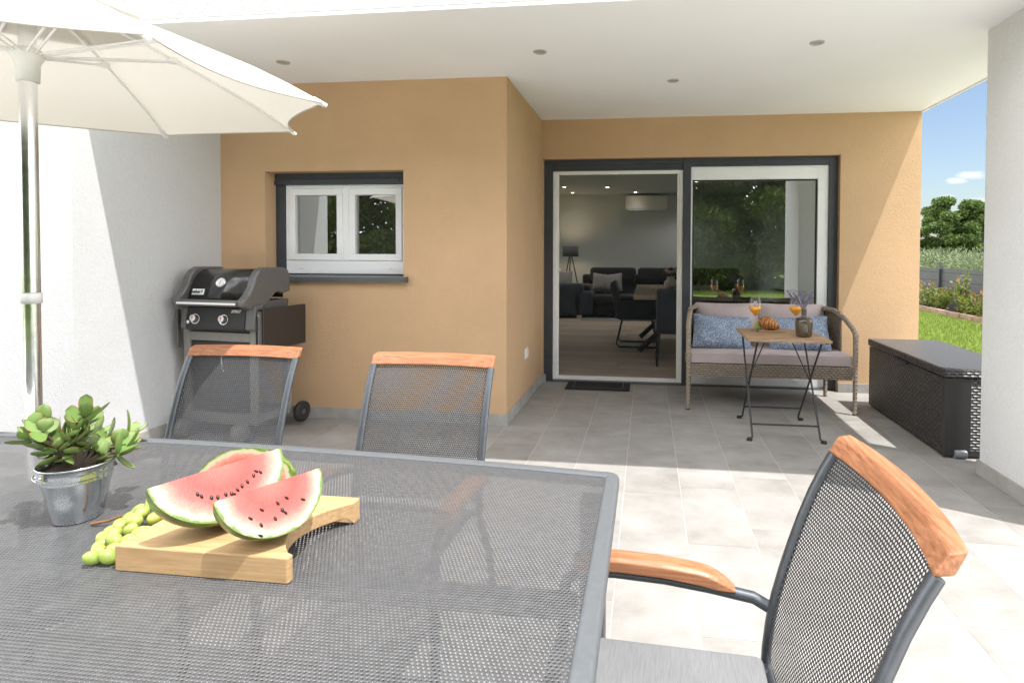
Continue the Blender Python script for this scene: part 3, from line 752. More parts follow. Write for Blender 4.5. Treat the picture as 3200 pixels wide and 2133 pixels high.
def shrub(x, y, h, w, lab, red=.25, n=520):
    t = thing('photinia_shrub', lab, 'shrub', (x, y, -.04), 0, 'red tipped shrubs along the fence')
    g = MB(); P = []; D = []; PR = []; DR = []
    for k in range(11):
        a = rng.random() * 6.28; rr = w * (.25 + .75 * rng.random()); hh = h * (.6 + .4 * rng.random())
        tip = Vector((rr * math.cos(a) * .8, rr * math.sin(a), hh)); mid = tip * .5; mid.z = hh * .4
        g.tube([(0, 0, 0), mid, tip], [.012, .008, .004], 5)
        m_ = n // 11
        for q in range(m_):
            f = .2 + .8 * rng.random() ** .8; pt = (mid * (2 * f) if f < .5 else mid + (tip - mid) * (2 * f - 1))
            d = np.array([rng.normal(), rng.normal(), .5 + rng.random()])
            (PR if (f > .93 and rng.random() < red * 2.2) else P).append(np.array(pt) + rng.normal(0, .03, 3))
            (DR if len(PR) > len(DR) else D).append(d)
    g.build('stem', M['trunk'], t)
    V, F = leaves_mesh(np.array(P), np.array(D), .085, .42, .3, .3); fast_mesh('foliage', V, F, M['photinia'], t)
    if len(PR) > 3:
        V, F = leaves_mesh(np.array(PR), np.array(DR), .08, .4, .3, .3); fast_mesh('red_tips', V, F, M['photinia_red'], t)
    return t
shrub(7.5, 10.0, .62, .5, 'red tipped shrub beside the tan wall edge', .5)
shrub(7.5, 9.35, .55, .4, 'green shrub in front of the fence post', .15)
shrub(7.5, 8.5, .9, .26, 'tallest thin shrub with one upright shoot', .08, 330)
shrub(7.5, 8.2, .5, .42, 'low green shrub at the foot of the tall shoot', .12)
shrub(7.5, 7.6, .56, .45, 'red tipped shrub beside the white pillar edge', .5)
shrub(7.5, 7.0, .55, .45, 'red tipped shrub mostly hidden behind the white pillar', .5)
shrub(7.5, 11.0, .6, .5, 'red tipped shrub mostly hidden behind the tan wall', .5)
# garden behind the photographer, seen mirrored in the glass
hg = MB()
for i in range(8):
    x = -13 + i * 3.1 + rng.normal(0, .3)
    tree('garden_tree', 'broad green garden tree mirrored in the window glass', x, -14.5 - rng.random() * 1.5, 8.2 + rng.random(), 3.2, M['gardenleaf'], 24000, leaf=.17, group='garden trees mirrored in the glass', base=.06, seed=20 + i)
for i in range(7):
    x = -13.5 + i * 3.7 + rng.normal(0, .3)
    tree('garden_tree', 'taller garden tree further back, mirrored in the window glass', x, -19 - rng.random() * 1.5, 10.5 + rng.random(), 3.8, M['gardenleaf'], 18000, leaf=.24, group='garden trees mirrored in the glass', base=.05, seed=40 + i)
for i in range(13):
    x = -13 + i * 1.8
    bl = [((x + rng.normal(0, .5), -12.9 + rng.normal(0, .25), .35 + .6 * rng.random()), (.6, .4, .4)) for _ in range(6)]
    p_, d_ = clump_points(1100, bl, .3); V, F = leaves_mesh(p_, d_, .12, .5, .3, .5); tag(fast_mesh('hedge_bush', V, F, M['gardenleaf']), 'clipped green bush mirrored low in the glass', 'bush', 'bushes mirrored in the glass')
# grass blades on the seen lawn
nb = 26000
gx = 3.95 + 3.2 * rng.random(nb); gy = 1.5 + 10 * rng.random(nb)
hh = .03 + .035 * rng.random(nb); an = rng.random(nb) * 6.28; ln = rng.normal(0, .018, (nb, 2))
ca, sa = np.cos(an) * .005, np.sin(an) * .005
V = np.stack([np.stack([gx - ca, gy - sa, np.full(nb, -.05)], 1), np.stack([gx + ca, gy + sa, np.full(nb, -.05)], 1), np.stack([gx + ln[:, 0], gy + ln[:, 1], -.05 + hh], 1)], 1).reshape(-1, 3)
M['blade'] = leafmat('grass_blades', [(.10, .16, .025), (.17, .24, .04), (.26, .31, .08)], .35)
o = fast_mesh('grass', V, [(3 * i, 3 * i + 1, 3 * i + 2) for i in range(nb)], M['blade']); tag(o, 'short mown grass of the garden lawn', 'grass', kind='stuff')

# ------------------------------------------------------------------ parasol
UC = Vector((-1.215, -2.205, 0)); UR = .999; UROT = 19.45; UZ = 1.870; US = .8675
par = thing('parasol', 'cream canvas parasol on a shiny steel pole behind the table', 'parasol', (UC.x, UC.y, 0))
def uprof(f):      # f = 0 centre .. 1 rim -> (radius, height)
    pts = [(0, 2.345), (.1, 2.338), (.3, 2.302), (.47, 2.25), (.70, 2.165), (.86, 2.105), (1.0, 2.04), (1.151, 1.961)]
    pts = [(r * US, 1.2807 + (z - 1.2807) * US) for r, z in pts]; r = f * UR
    for (a, za), (b2, zb2) in zip(pts, pts[1:]):
        if r <= b2 + 1e-9: return r, za + (zb2 - za) * (r - a) / (b2 - a)
    return r, UZ
def canopy_pt(ang_k, f, dz=0):
    """ang_k in rib units (0..8), f radial"""
    i = math.floor(ang_k); fr = ang_k - i
    a0, a1 = R(UROT + 45 * i), R(UROT + 45 * (i + 1))
    r, z = uprof(f)
    p0 = Vector((math.cos(a0), math.sin(a0), 0)); p1 = Vector((math.cos(a1), math.sin(a1), 0))
    sag = 4 * fr * (1 - fr)
    q = (p0 * (1 - fr) + p1 * fr) * r
    q *= 1 - .075 * sag * max(0, f - .45) / .55          # scalloped hem between the ribs
    tl = -.007 * q.x + .02 * q.y
    return Vector((q.x, q.y, z + dz + tl - .012 * sag * f))
g = MB(); f0 = .21
for k in range(8):
    g.grid(lambda u, v, k=k: canopy_pt(k + u * .99999, f0 + (1 - f0) * v), 12, 18)
can = g.build('canopy', M['canvas'], par)
g = MB()
for k in range(8):
    g.grid(lambda u, v, k=k: canopy_pt(k + u * .99999, .001 + .36 * v, .035 - .02 * v), 8, 6)
g.build('vent_cap', M['canvas'], par)
g = MB(); g.tube([canopy_pt(k / 12, 1.0) for k in range(96)], .0032, 6, closed=True); g.build('hem', M['canvas'], par)
PR_ = .0245
g = MB(); g.tube([(0, 0, 0.02), (0, 0, 1.081)], PR_, 24); g.tube([(0, 0, 1.122), (0, 0, 2.2)], PR_ + .001, 24); g.build('pole', M['chrome'], par)
g = MB(); g.lathe([(PR_, 1.081), (PR_ + .005, 1.082), (PR_ + .005, 1.12), (PR_, 1.121)], seg=24); g.build('collar', M['white_plastic'], par)
g = MB(); g.lathe([(PR_ + .001, 1.885), (PR_ + .009, 1.885), (PR_ + .011, 1.95), (PR_ + .022, 1.97), (PR_ + .023, 1.992), (PR_ + .01, 2.005), (PR_ + .001, 2.005)], seg=24); g.build('runner', M['white_plastic'], par)
g = MB(); g.lathe([(.001, .0), (.27, .0), (.28, .02), (.28, .05), (.25, .075), (.06, .09), (.04, .3), (.026, .3)], seg=40); g.build('base', M['grey_plastic'], par)
for k in range(8):
    pts = [canopy_pt(k, f, -.012) for f in (.03, .12, .25, .4, .6, .8, .93, 1.0)]
    g = MB(); g.tube(pts, .0065, 6); rb = g.build('rib', M['alu'], par)
    a = R(UROT + 45 * k); d = Vector((math.cos(a), math.sin(a), 0)); sd = Vector((-d.y, d.x, 0)); tip = canopy_pt(k, .46, -.022)
    g = MB()
    for s_ in (-1, 1): g.tube([d * .045 + sd * s_ * .012 + Vector((0, 0, 1.985)), tip + sd * s_ * .014], .0042, 6)
    g.box(tip + Vector((0, 0, .004)), (.035, .03, .022), rotm('Z', a)); g.build('strut', M['alu'], par)
    g = MB(); e = canopy_pt(k, 1.0, -.006); e0 = canopy_pt(k, .96, -.006); g.tube([e0, e + (e - e0) * .25], [.009, .008], 8); g.build('rib_end', M['white_plastic'], par)

# ------------------------------------------------------------------ dining table
def bow(x): return -2.50 - .085 * ((x + .5) / 1.45) ** 2 + .0
TX0, TX1, TYN, TZ = -1.95, .953, -3.60, .72
tab = thing('garden_table', 'large grey metal garden table with woven mesh top', 'table', (0, 0, 0))
g = MB(); e = .035
outer = []; inner = []
nx = 24
def corner(x, y): return (x, y)
rc = .028
xs = [TX0 + rc + (TX1 - TX0 - 2 * rc) * i / nx for i in range(nx + 1)]
far_o = [(x, bow(x)) for x in xs]; far_i = [(TX0 + e + (TX1 - TX0 - 2 * e) * i / nx, bow(TX0 + e + (TX1 - TX0 - 2 * e) * i / nx) - e * .9) for i in range(nx + 1)]
def ring_o():
    pts = list(far_o); cx, cy = TX1 - rc, bow(TX1 - rc) - rc
    pts += [(cx + rc * math.sin(a), cy + rc * math.cos(a)) for a in (R(30), R(60), R(90))]
    pts += [(TX1, TYN)]; pts += [(TX0, TYN)]
    cx, cy = TX0 + rc, bow(TX0 + rc) - rc
    pts += [(cx - rc * math.cos(a), cy + rc * math.sin(a)) for a in (0, R(30), R(60))]
    return pts
ro = ring_o(); ri = far_i + [far_i[-1]] * 3 + [(TX1 - e, TYN + e), (TX0 + e, TYN + e)] + [far_i[0]] * 3
n_ = len(ro)
vs = [(x, y, TZ) for x, y in ro] + [(x, y, TZ) for x, y in ri] + [(x, y, TZ - .032) for x, y in ro] + [(x, y, TZ - .032) for x, y in ri]
fs = []
for i in range(n_):
    j = (i + 1) % n_
    fs += [(i, j, n_ + j, n_ + i), (2 * n_ + i, 3 * n_ + i, 3 * n_ + j, 2 * n_ + j), (i, 2 * n_ + i, 2 * n_ + j, j), (n_ + i, n_ + j, 3 * n_ + j, 3 * n_ + i)]
g.add(vs, fs)
me_o = g.build('table_frame', M['table_metal'], tab)
bm = bmesh.new(); bm.from_mesh(me_o.data); bmesh.ops.remove_doubles(bm, verts=bm.verts, dist=1e-5); bmesh.ops.dissolve_degenerate(bm, dist=1e-5, edges=bm.edges); bmesh.ops.recalc_face_normals(bm, faces=bm.faces); bm.to_mesh(me_o.data); bm.free()
q = me_o.modifiers.new('bevel', 'BEVEL'); q.width = .007; q.segments = 3; q.limit_method = 'ANGLE'; q.angle_limit = R(50)
g = MB()
def tt(u, v):
    x = TX0 + e - .002 + (TX1 - TX0 - 2 * e + .004) * u; y1 = bow(x) - e * .9 + .002; y0 = TYN + e - .002
    return (x, y0 + (y1 - y0) * v, TZ - .006)
g.grid(tt, 24, 2, uvs=None)
g.uv = [[(vs_[0], vs_[1]) for vs_ in (g.v[i] for i in f)] for f in g.f]
g.build('tabletop', M['mesh_table'], tab)
for x in (TX0 + .05, TX1 - .06):
    for y in (-2.66, -3.53):
        g = MB(); g.span((x - .03, y - .03, 0), (x + .03, y + .03, TZ - .033)); g.build('leg', M['table_metal'], tab, bevel=.006)
g = MB(); 
for y in (-3.06,): g.span((TX0 + .05, y - .02, TZ - .062), (TX1 - .05, y + .02, TZ - .034))
for x in (-.5, ): g.span((x - .02, TYN + .05, TZ - .064), (x + .02, -2.6, TZ - .0345))
g.build('crossbar', M['table_metal'], tab)

# ------------------------------------------------------------------ garden chairs
def prof_y(z):
    pts = [(.30, .232), (.34, .222), (.42, .226), (.5, .238), (.57, .256), (.66, .283), (.74, .311), (.80, .338), (.85, .365), (.90, .392)]
    for (a, ya), (b2, yb2) in zip(pts, pts[1:]):
        if z <= b2: return ya + (yb2 - ya) * (z - a) / (b2 - a)
    return pts[-1][1]
def make_chair(label):
    t = thing('garden_chair', label, 'chair', (0, 0, 0), 0, 'garden armchairs around the mesh table')
    hw = .224
    bul = lambda x, z: .03 * (1 - (x / .26) ** 2) * min(1, max(0, (z - .4) / .4))
    g = MB()
    g.grid(lambda u, v: ((2 * u - 1) * (hw), prof_y(.395 + .449 * v) + bul((2 * u - 1) * hw, .395 + .449 * v), .395 + .449 * v), 12, 14, uvs=(2 * hw, .5)); g.build('back_mesh', M['mesh_chair'], t)
    g = MB()
    g.grid(lambda u, v: ((2 * u - 1) * .195, -.24 + .455 * v, .375 - .018 * math.sin(math.pi * u) - .03 * (1 - v) ** 6), 8, 10, uvs=(2 * hw, .46)); g.build('seat_mesh', M['mesh_chair'], t)
    for s_ in (-1, 1):
        zs = [.345, .40, .46, .52, .58, .64, .70, .76, .81, .842]
        g = MB(); g.tube([(s_ * .233, prof_y(z), z) for z in zs], .0118, 10, flat=(1.15, .9)); g.build('back_post', M['dark_metal'], t)
        g = MB(); g.tube([(s_ * .233, .222, .36), (s_ * .254, .27, .2), (s_ * .255, .33, .0)], .0135, 10); g.build('leg', M['dark_metal'], t)
        # front leg rises and bends back into the arm
        g = MB(); g.tube([(s_ * .265, -.235, 0), (s_ * .266, -.24, .3), (s_ * .267, -.243, .44), (s_ * .267, -.235, .49), (s_ * .267, -.20, .515), (s_ * .267, -.12, .521), (s_ * .267, .0, .516), (s_ * .267, .1, .505), (s_ * .266, .2, .490), (s_ * .245, .236, .482)], .0135, 10); g.build('arm_frame', M['dark_metal'], t)
        def top(f):
            pts = [(-.215, .524), (-.12, .534), (0, .529), (.08, .519), (.16, .503)]
            y = -.215 + .375 * f
            for (a, za), (b2, zb2) in zip(pts, pts[1:]):
                if y <= b2 + 1e-9: return y, za + (zb2 - za) * (y - a) / (b2 - a)
            return pts[-1]
        g = MB(); sec = []; nn = 18
        for i in range(nn + 1):
            f = i / nn; y, z = top(f); wv = .027 * (1 - .45 * max(0, (f - .85) / .15) ** 2) * (1 - .3 * max(0, (.1 - f) / .1) ** 2); th = .032 * (1 - .8 * max(0, (f - .8) / .2) ** 2)
            sec.append([(s_ * .267 - wv, y, z + .001), (s_ * .267 - wv, y, z + th * .8), (s_ * .267 - wv * .7, y, z + th), (s_ * .267 + wv * .7, y, z + th), (s_ * .267 + wv, y, z + th * .8), (s_ * .267 + wv, y, z + .001)])
        vs = [p_ for s2 in sec for p_ in s2]; fs = [(i * 6 + k, i * 6 + (k + 1) % 6, i * 6 + 6 + (k + 1) % 6, i * 6 + 6 + k) for i in range(nn) for k in range(6)] + [tuple(range(6)), tuple(range(nn * 6, nn * 6 + 6))]
        g.add(vs, fs); g.build('armrest', M['teak_arm'], t, bevel=.003)
    g = MB(); g.tube([(-.2, -.225, .35), (.2, -.225, .35)], .012, 8); g.tube([(-.233, .222, .362), (.233, .222, .362)], .012, 8); g.build('seat_rail', M['dark_metal'], t)
    for s_ in (-1, 1):
        g = MB(); g.tube([(s_ * .195, -.235, .363), (s_ * .2, .222, .363)], .013, 8); g.build('seat_side', M['dark_metal'], t)
    # curved wooden top rail
    g = MB(); nn = 20; vs = []
    for i in range(nn + 1):
        x = -.243 + .486 * i / nn; yb_ = .03 * (1 - (x / .243) ** 2); hh_ = 0
        for (dy, z) in ((-.012, .843), (-.010, .879 + hh_), (.014, .885 + hh_), (.016, .847)):
            vs.append((x, prof_y(z) + yb_ + dy, z))
    fs = [(i * 4 + k, i * 4 + (k + 1) % 4, i * 4 + 4 + (k + 1) % 4, i * 4 + 4 + k) for i in range(nn) for k in range(4)] + [(0, 1, 2, 3), tuple(range(nn * 4, nn * 4 + 4))]
    g.add(vs, fs); g.build('top_rail', M['teak'], t, bevel=.006, seg=3)
    return t
M['teak_arm'] = wood('oiled_teak_arm', (.22, .083, .037), (.44, .195, .097), (20, .7, 20), 8, .42)
ch = make_chair('mesh garden chair standing in front of the gas grill'); ch.location = (-.615, -2.265, 0)
c2 = copy_tree(ch); c2.location = (.200, -2.325, 0); c2['label'] = 'mesh garden chair standing in front of the plain tan wall'; c2.rotation_euler = (0, 0, R(-1.5))
c3 = copy_tree(ch); c3.location = (1.058, -2.955, 0); c3.rotation_euler = (0, 0, R(-91.5)); c3['label'] = 'mesh garden chair at the table end with grey seat cushion'
g = MB(); g.span((-.192, -.25, 0), (.192, .205, .04)); o = g.build('chair_cushion', M['grey_cushion'], bevel=.018, seg=4); o.location = (1.058, -2.955, .378); o.rotation_euler = (0, 0, R(-93))
tag(o, 'flat grey seat cushion on the chair at the table end', 'cushion')

# ------------------------------------------------------------------ bucket plant
t = thing('bucket', 'small galvanised bucket holding the succulent on the table', 'bucket', (-.172, -2.962, TZ - .005)); t.scale = (.84, .84, .95)
prof = [(.001, .004), (.046, .004), (.0485, .0), (.0495, .003), (.058, .045), (.0685, .088), (.0700, .090), (.0705, .093), (.0700, .096), (.0715, .098), (.072, .101), (.0713, .104), (.0755, .122), (.079, .1225), (.0795, .126), (.077, .127), (.0748, .123), (.066, .09)]
b = NB('galvanised'); n = b.noise(b.obj(), 45, 4); b.set(col=b.ramp(n, [(.3, (.56, .59, .62)), (.7, (.66, .69, .71))]), metal=1, rough=b.math('MULTIPLY_ADD', n, .10, .14))
g = MB(); g.lathe(prof, seg=56); g.build('pail', b.m, t)
for a in (R(255), R(75)):
    d = Vector((math.cos(a), math.sin(a), 0)); g = MB()
    g.box(d * .0765 + Vector((0, 0, .112)), (.004, .03, .02), rotm('Z', a)); 
    for s_ in (-1, 1): g.ell(d * .0785 + Vector((-d.y, d.x, 0)) * .009 * s_ + Vector((0, 0, .112)), (.003, .003, .003), seg=8, ring=5)
    g.build('ear', b.m, t)
g = MB(); g.tube([(.0815 * math.cos(a), .0815 * math.sin(a), .117 - .012 * abs(math.sin(a * 1.0 - R(165)))) for a in [R(75 + 180 * i / 24) for i in range(25)]], .0016, 6); g.build('handle', b.m, t)

t = thing('succulent', 'bushy jade succulent with thick red edged leaves', 'plant', (-.172, -2.962, TZ + .103)); t.scale = (.86, .86, .95)
g = MB(); g.lathe([(.001, .004), (.04, .002), (.068, -.004)], seg=24); g.build('soil', M['soil'], t)
b = NB('jade_leaf'); uv = b.uv(); sx = b.n('ShaderNodeSeparateXYZ'); b.l(uv, sx.inputs[0])
ri = b.isl(); base = b.ramp(ri, [(0, (.12, .20, .05)), (.5, (.18, .28, .08)), (1, (.25, .35, .125))])
edge = b.math('GREATER_THAN', b.math('ABSOLUTE', b.math('SUBTRACT', sx.outputs[0], .5)), .455)
edge2 = b.math('MULTIPLY', edge, b.math('GREATER_THAN', sx.outputs[1], .45))
b.set(col=b.mixc(b.math('MULTIPLY', edge2, .75), base, (.36, .10, .06)), rough=.35, spec=.45, sss=.0)
tl = b.n('ShaderNodeBsdfTranslucent'); b.l(base, tl.inputs[0]); m = b.n('ShaderNodeMixShader'); m.inputs[0].default_value = .15
b.l(b.p.outputs[0], m.inputs[1]); b.l(tl.outputs[0], m.inputs[2]); b.l(m.outputs[0], b.out.inputs[0]); jade = b.m
gl = MB(); gs = MB()
def jade_leaf(p, d, L_, w):
    d = d.normalized(); sd = d.cross(Vector((0, 0, 1)))
    sd = sd.normalized() if sd.length > .05 else Vector((1, 0, 0)); up = sd.cross(d); roll = rng.normal(0, .45); sd, up = sd * math.cos(roll) + up * math.sin(roll), up * math.cos(roll) - sd * math.sin(roll)
    for sg in (1, -1):
        def fn(u, v):
            f = v; half = w * (math.sin(math.pi * min(1, .08 + .92 * f ** .75) * .93)) ** .8 if f < 1 else 0
            half = w * max(.06, (1 - ((f - .62) / .66) ** 2)) if f < .62 else w * math.sqrt(max(0, 1 - ((f - .62) / .38) ** 2.3))
            x = (2 * u - 1); th = .0035 * (1 - x * x) * (1 - f ** 4) * sg
            curl = .22 * L_ * f * f + .16 * w * x * x
            return p + d * (L_ * f) + sd * (half * x) + up * (curl + th)
        gl.grid(fn, 6, 8, flip=sg < 0)
spray = []
for k in range(21):
    a = 2.399 * k + .4; el = R(6 + 74 * ((k * 8) % 21) / 21); ln = .05 + .065 * rng.random()
    d = Vector((math.cos(a) * math.cos(el), math.sin(a) * math.cos(el), math.sin(el)))
    p0 = Vector((d.x * .018, d.y * .018, 0)); p1 = p0 + d * ln * .5 + Vector((0, 0, .008)); p2 = p0 + d * ln + Vector((0, 0, .012))
    gs.tube([p0, p1, p2], [.0045, .004, .003], 6)
    for q, (pp, sc) in enumerate(((p1, .85), (p2, 1.0), (p2 + d * .008, .8))):
        ref = d.cross(Vector((.3, .2, 1))).normalized(); ref2 = d.cross(ref)
        for s_ in (0, 1):
            th = q * 1.57 + s_ * math.pi + k
            ld = (ref * math.cos(th) + ref2 * math.sin(th)) + d * (.55 if q == 1 else (.3 if q == 0 else 1.4))
            jade_leaf(pp, ld, .048 * sc * (.7 + .55 * rng.random()), .0175 * sc * (.85 + .3 * rng.random()))
gs.build('stem', M['trunk'], t)
gl.build('foliage', jade, t, normals=False)

# ------------------------------------------------------------------ board, melons, grapes
BZ = .0445
t = thing('cutting_board', 'thick bamboo cutting board under the melon wedges', 'cutting board', (.0905, -3.129, TZ - .0055))
def board_outline():
    p = [(0, 0), (.325, 0), (.328, .004), (.328, .014)]
    for i in range(13):
        f = i / 12; p.append((.322 - .052 * math.sin(math.pi * (f * .94 + .03)) ** .8 + .004 * f, .020 + .182 * f))
    p += [(.33, .213), (.33, .236), (.327, .239)]
    p += [(0, .239)]
    return p
g = MB(); pol = board_outline(); nP = len(pol)
def zbot(x, y):        # hollow finger grip underneath the scooped end
    return .0 if x < .25 or y < .03 or y > .205 else .016
vs = [(x, y, zbot(x, y)) for x, y in pol] + [(x, y, BZ) for x, y in pol]
g.add(vs, [tuple(range(nP))[::-1], tuple(range(nP, 2 * nP))] + [(i, (i + 1) % nP, nP + (i + 1) % nP, nP + i) for i in range(nP)])
g.build('board', M['bamboo'], t, bevel=.0025)

b = NB('melon_flesh'); uv = b.uv(); sx = b.n('ShaderNodeSeparateXYZ'); b.l(uv, sx.inputs[0])   # u = relative radius
o = b.obj(); n = b.noise(o, 38, 5, .6); n2 = b.noise(o, 300, 2)
rr = b.math('ADD', sx.outputs[0], b.math('MULTIPLY_ADD', n, .22, -.11))
c = b.ramp(rr, [(0, (.47, .115, .088)), (.42, (.43, .066, .054)), (.68, (.46, .10, .082)), (.835, (.48, .24, .185)), (.895, (.45, .41, .295)), (.95, (.41, .44, .255)), (.985, (.12, .19, .042))])
c = b.mixc(1.0, c, b.ramp(n2, [(.3, (.88, .86, .86)), (.7, (1.08, 1.05, 1.05))]), 'MULTIPLY')
b.set(col=c, rough=.32, spec=.4, sss=.0); b.bump(b.math('ADD', n, n2), .25, .002); flesh = b.m
b = NB('melon_rind'); o = b.obj(); n = b.noise(b.scale(o, (1, 5, 5)), 14, 5); b.set(col=b.ramp(n, [(.35, (.05, .095, .015)), (.5, (.12, .19, .035)), (.65, (.26, .33, .10))]), rough=.3, spec=.4); rind = b.m
seedm = plain('melon_seed', (.014, .010, .008), .3)
def wedge(label, mid, cd, a, r, ph0, ph1, seeds, seedrng):
    """quarter of a round melon: chord along cd through mid; body between angles ph0..ph1 below the outward horizontal"""
    t = thing('melon_wedge', label, 'watermelon', mid, 0, 'watermelon wedges on the board')
    cd = Vector(cd).normalized(); nn = Vector((cd.y, -cd.x, 0)); cdv = cd
    def dirv(ph): return nn * math.cos(R(ph)) + Vector((0, 0, -math.sin(R(ph))))
    nu = 28
    def rad(x): return r * math.sqrt(max(0, 1 - (x / a) ** 2))
    g = MB()
    def pt(u, ph, f): 
        x = -a * math.cos(math.pi * u); return cdv * x + dirv(ph) * (rad(x) * f)
    g.grid(lambda u, v: pt(u, ph0 + (ph1 - ph0) * v, 1.0), nu, 12); g.build('rind', rind, t)
    for ph, nm in ((ph0, 'cut_face'), (ph1, 'cut_face')):
        g = MB(); nf = 12; vs = []; fs = []; uvs = []
        # polar patch from the chord middle; u = distance / boundary distance
        na = 40
        for i in range(na + 1):
            th = math.pi * i / na; cx, sy = math.cos(th), math.sin(th); bd = 1 / math.sqrt((cx / a) ** 2 + (sy / r) ** 2)
            for j in range(nf + 1):
                q = bd * j / nf; vs.append(cdv * (cx * q) + dirv(ph) * (sy * q))
        for i in range(na):
            for j in range(nf):
                A = i * (nf + 1) + j; fs.append((A, A + 1, A + nf + 2, A + nf + 1)); uvs.append([(j / nf, 0), ((j + 1) / nf, 0), ((j + 1) / nf, 1), (j / nf, 1)])
        g.add(vs, fs, uvs, True); g.build(nm, flesh, t)
    fd = dirv(ph0); fn_ = fd.cross(cdv)
    if fn_.dot(dirv((ph0 + ph1) / 2)) > 0: fn_ = -fn_
    rs = random.Random(seedrng); base = None
    for (su, sv) in seeds:
        p = cdv * (su * a) + fd * (sv * r) + fn_ * .0008
        if base is None:
            g = MB(); g.ell((0, 0, 0), (.0046, .0028, .0018), seg=10, ring=7); base = g.build('seed', seedm, t); o = base
        else:
            o = base.copy(); COL.objects.link(o)
        o.location = p; bas = Matrix((cdv, fd, fn_)).transposed(); o.rotation_euler = (bas @ rotm('Z', 1.2 + rs.uniform(-.5, .5))).to_euler(); o.parent = t
    return t
wedge('front watermelon wedge with scattered seeds at the board edge', (.345, -3.069, .858), (.48, .877, 0), .0935, .0925, 55, 112, [(-.28, .42), (.02, .40), (.1, .62), (-.1, .66), (-.36, .68), (-.42, .86), (.48, .50), (.06, .55), (.2, .36), (-.5, .5)], 3)
wedge('largest watermelon wedge with a curved row of seeds', (.213, -3.030, .868), (.41, .912, 0), .119, .104, 52, 108, [(-.38, .42), (-.42, .36), (-.26, .50), (-.18, .53), (-.06, .53), (.02, .55), (.05, .57), (.12, .52), (.2, .48), (.3, .44), (.42, .36), (.48, .3), (.54, .34)], 5)
wedge('rear watermelon wedge standing rind up behind the others', (.165, -2.905, 0.768), (.985, .17, 0), .108, .086, -100, -150, [(.3, .4), (-.2, .5)], 9)

t = thing('grape_bunch', 'bunch of green grapes against the cutting board side', 'grapes', (0, -3.0, TZ - .005))
b = NB('grape_skin'); n = b.noise(b.obj(), 60, 3); oi = b.n('ShaderNodeObjectInfo').outputs['Random']; b.set(col=b.mixc(1.0, b.ramp(n, [(.3, (.36, .45, .11)), (.7, (.54, .60, .22))]), b.ramp(oi, [(0, (.72, .84, .66)), (.5, (1, 1, 1)), (1, (1.1, .98, .78))]), 'MULTIPLY'), rough=.22, spec=.5)
tl = b.n('ShaderNodeBsdfTranslucent'); tl.inputs[0].default_value = (.62, .68, .16, 1); m = b.n('ShaderNodeMixShader'); m.inputs[0].default_value = .35
b.l(b.p.outputs[0], m.inputs[1]); b.l(tl.outputs[0], m.inputs[2]); b.l(m.outputs[0], b.out.inputs[0]); grape = b.m
g = MB(); g.ell((0, 0, 0), (.0118, .0118, .0152), seg=16, ring=10); g0 = g.build('grape', grape, t)
gp_ = [(.036, -.119, .012), (.060, -.112, .012), (.028, -.100, .013), (.052, -.094, .014), (.074, -.088, .012), (.012, -.080, .012), (.036, -.078, .024), (.058, -.070, .020), (-.006, -.058, .012), (.018, -.058, .025), (.044, -.052, .030), (.068, -.055, .028), (-.020, -.032, .012), (.004, -.034, .026), (.030, -.030, .036), (.054, -.03, .014), (-.03, -.006, .012), (-.004, -.008, .028), (.022, -.006, .040), (.05, -.004, .030), (-.032, .020, .013), (-.006, .020, .030), (.02, .022, .042), (.048, .03, .034), (-.04, .05, .014), (-.012, .055, .03), (.02, .06, .03), (-.06, .10, .014), (-.035, .11, .02), (-.07, .16, .013), (-.04, .17, .016)]
for i, p in enumerate(gp_):
    o = g0 if i == 0 else g0.copy()
    if i: COL.objects.link(o); o.parent = t
    o.location = (p[0], p[1], p[2] + .002); o.rotation_euler = (random.uniform(.9, 2.0), random.uniform(-.5, .5), random.uniform(0, 6.28)); s_ = random.uniform(.88, 1.12); o.scale = (s_, s_, s_ * random.uniform(.95, 1.1))
g = MB(); g.tube([(-.107, .008, .004), (-.075, .012, .010), (-.04, .018, .022), (-.005, .012, .034), (.03, .0, .03)], [.0032, .0026, .0024, .0022, .002], 7); g.tube([(.0, .012, .033), (.02, -.05, .025), (.04, -.1, .02)], .0016, 6); g.build('stalk', plain('grape_stalk', (.20, .09, .035), .7), t)

# ------------------------------------------------------------------ gas grill
gr = thing('gas_grill', 'black and grey gas grill in the corner beside the white wall', 'grill', (-1.85, -.40, 0), R(-6))
# cart
for sx_ in (-1, 1):
    for y in (-.17, .19):
        g = MB(); g.span((sx_ * .27 - .025, y - .02, .10), (sx_ * .27 + .025, y + .02, .80)); g.build('cart_leg', M['taupe_metal'], gr, bevel=.004)
for a, b2 in (((-.244, -.185, .10), (.244, -.155, .17)), ((-.244, -.185, .66), (.244, -.155, .72)), ((-.244, .17, .10), (.244, .20, .17)), ((-.29, -.149, .11), (-.25, .169, .165)), ((.25, -.149, .11), (.29, .169, .165))):
    MB().span(a, b2).build('cart_rail', M['taupe_metal'], gr, bevel=.003)
g = MB(); g.span((-.24, -.165, .175), (.24, -.150, .655)); g.build('cart_door', M['brown_panel'], gr, bevel=.004)
g = MB(); g.tube([(.03, -.185, .62), (.03, -.205, .60), (.03, -.205, .48), (.03, -.185, .46)], .006, 8); g.build('door_handle', M['chrome'], gr)
# fire box
g = MB(); g.prism([(-.19, .93), (.2, .93), (.18, .70), (-.15, .70)], -.28, .28, 'x'); g.build('firebox', M['grey_plastic'], gr, bevel=.006)
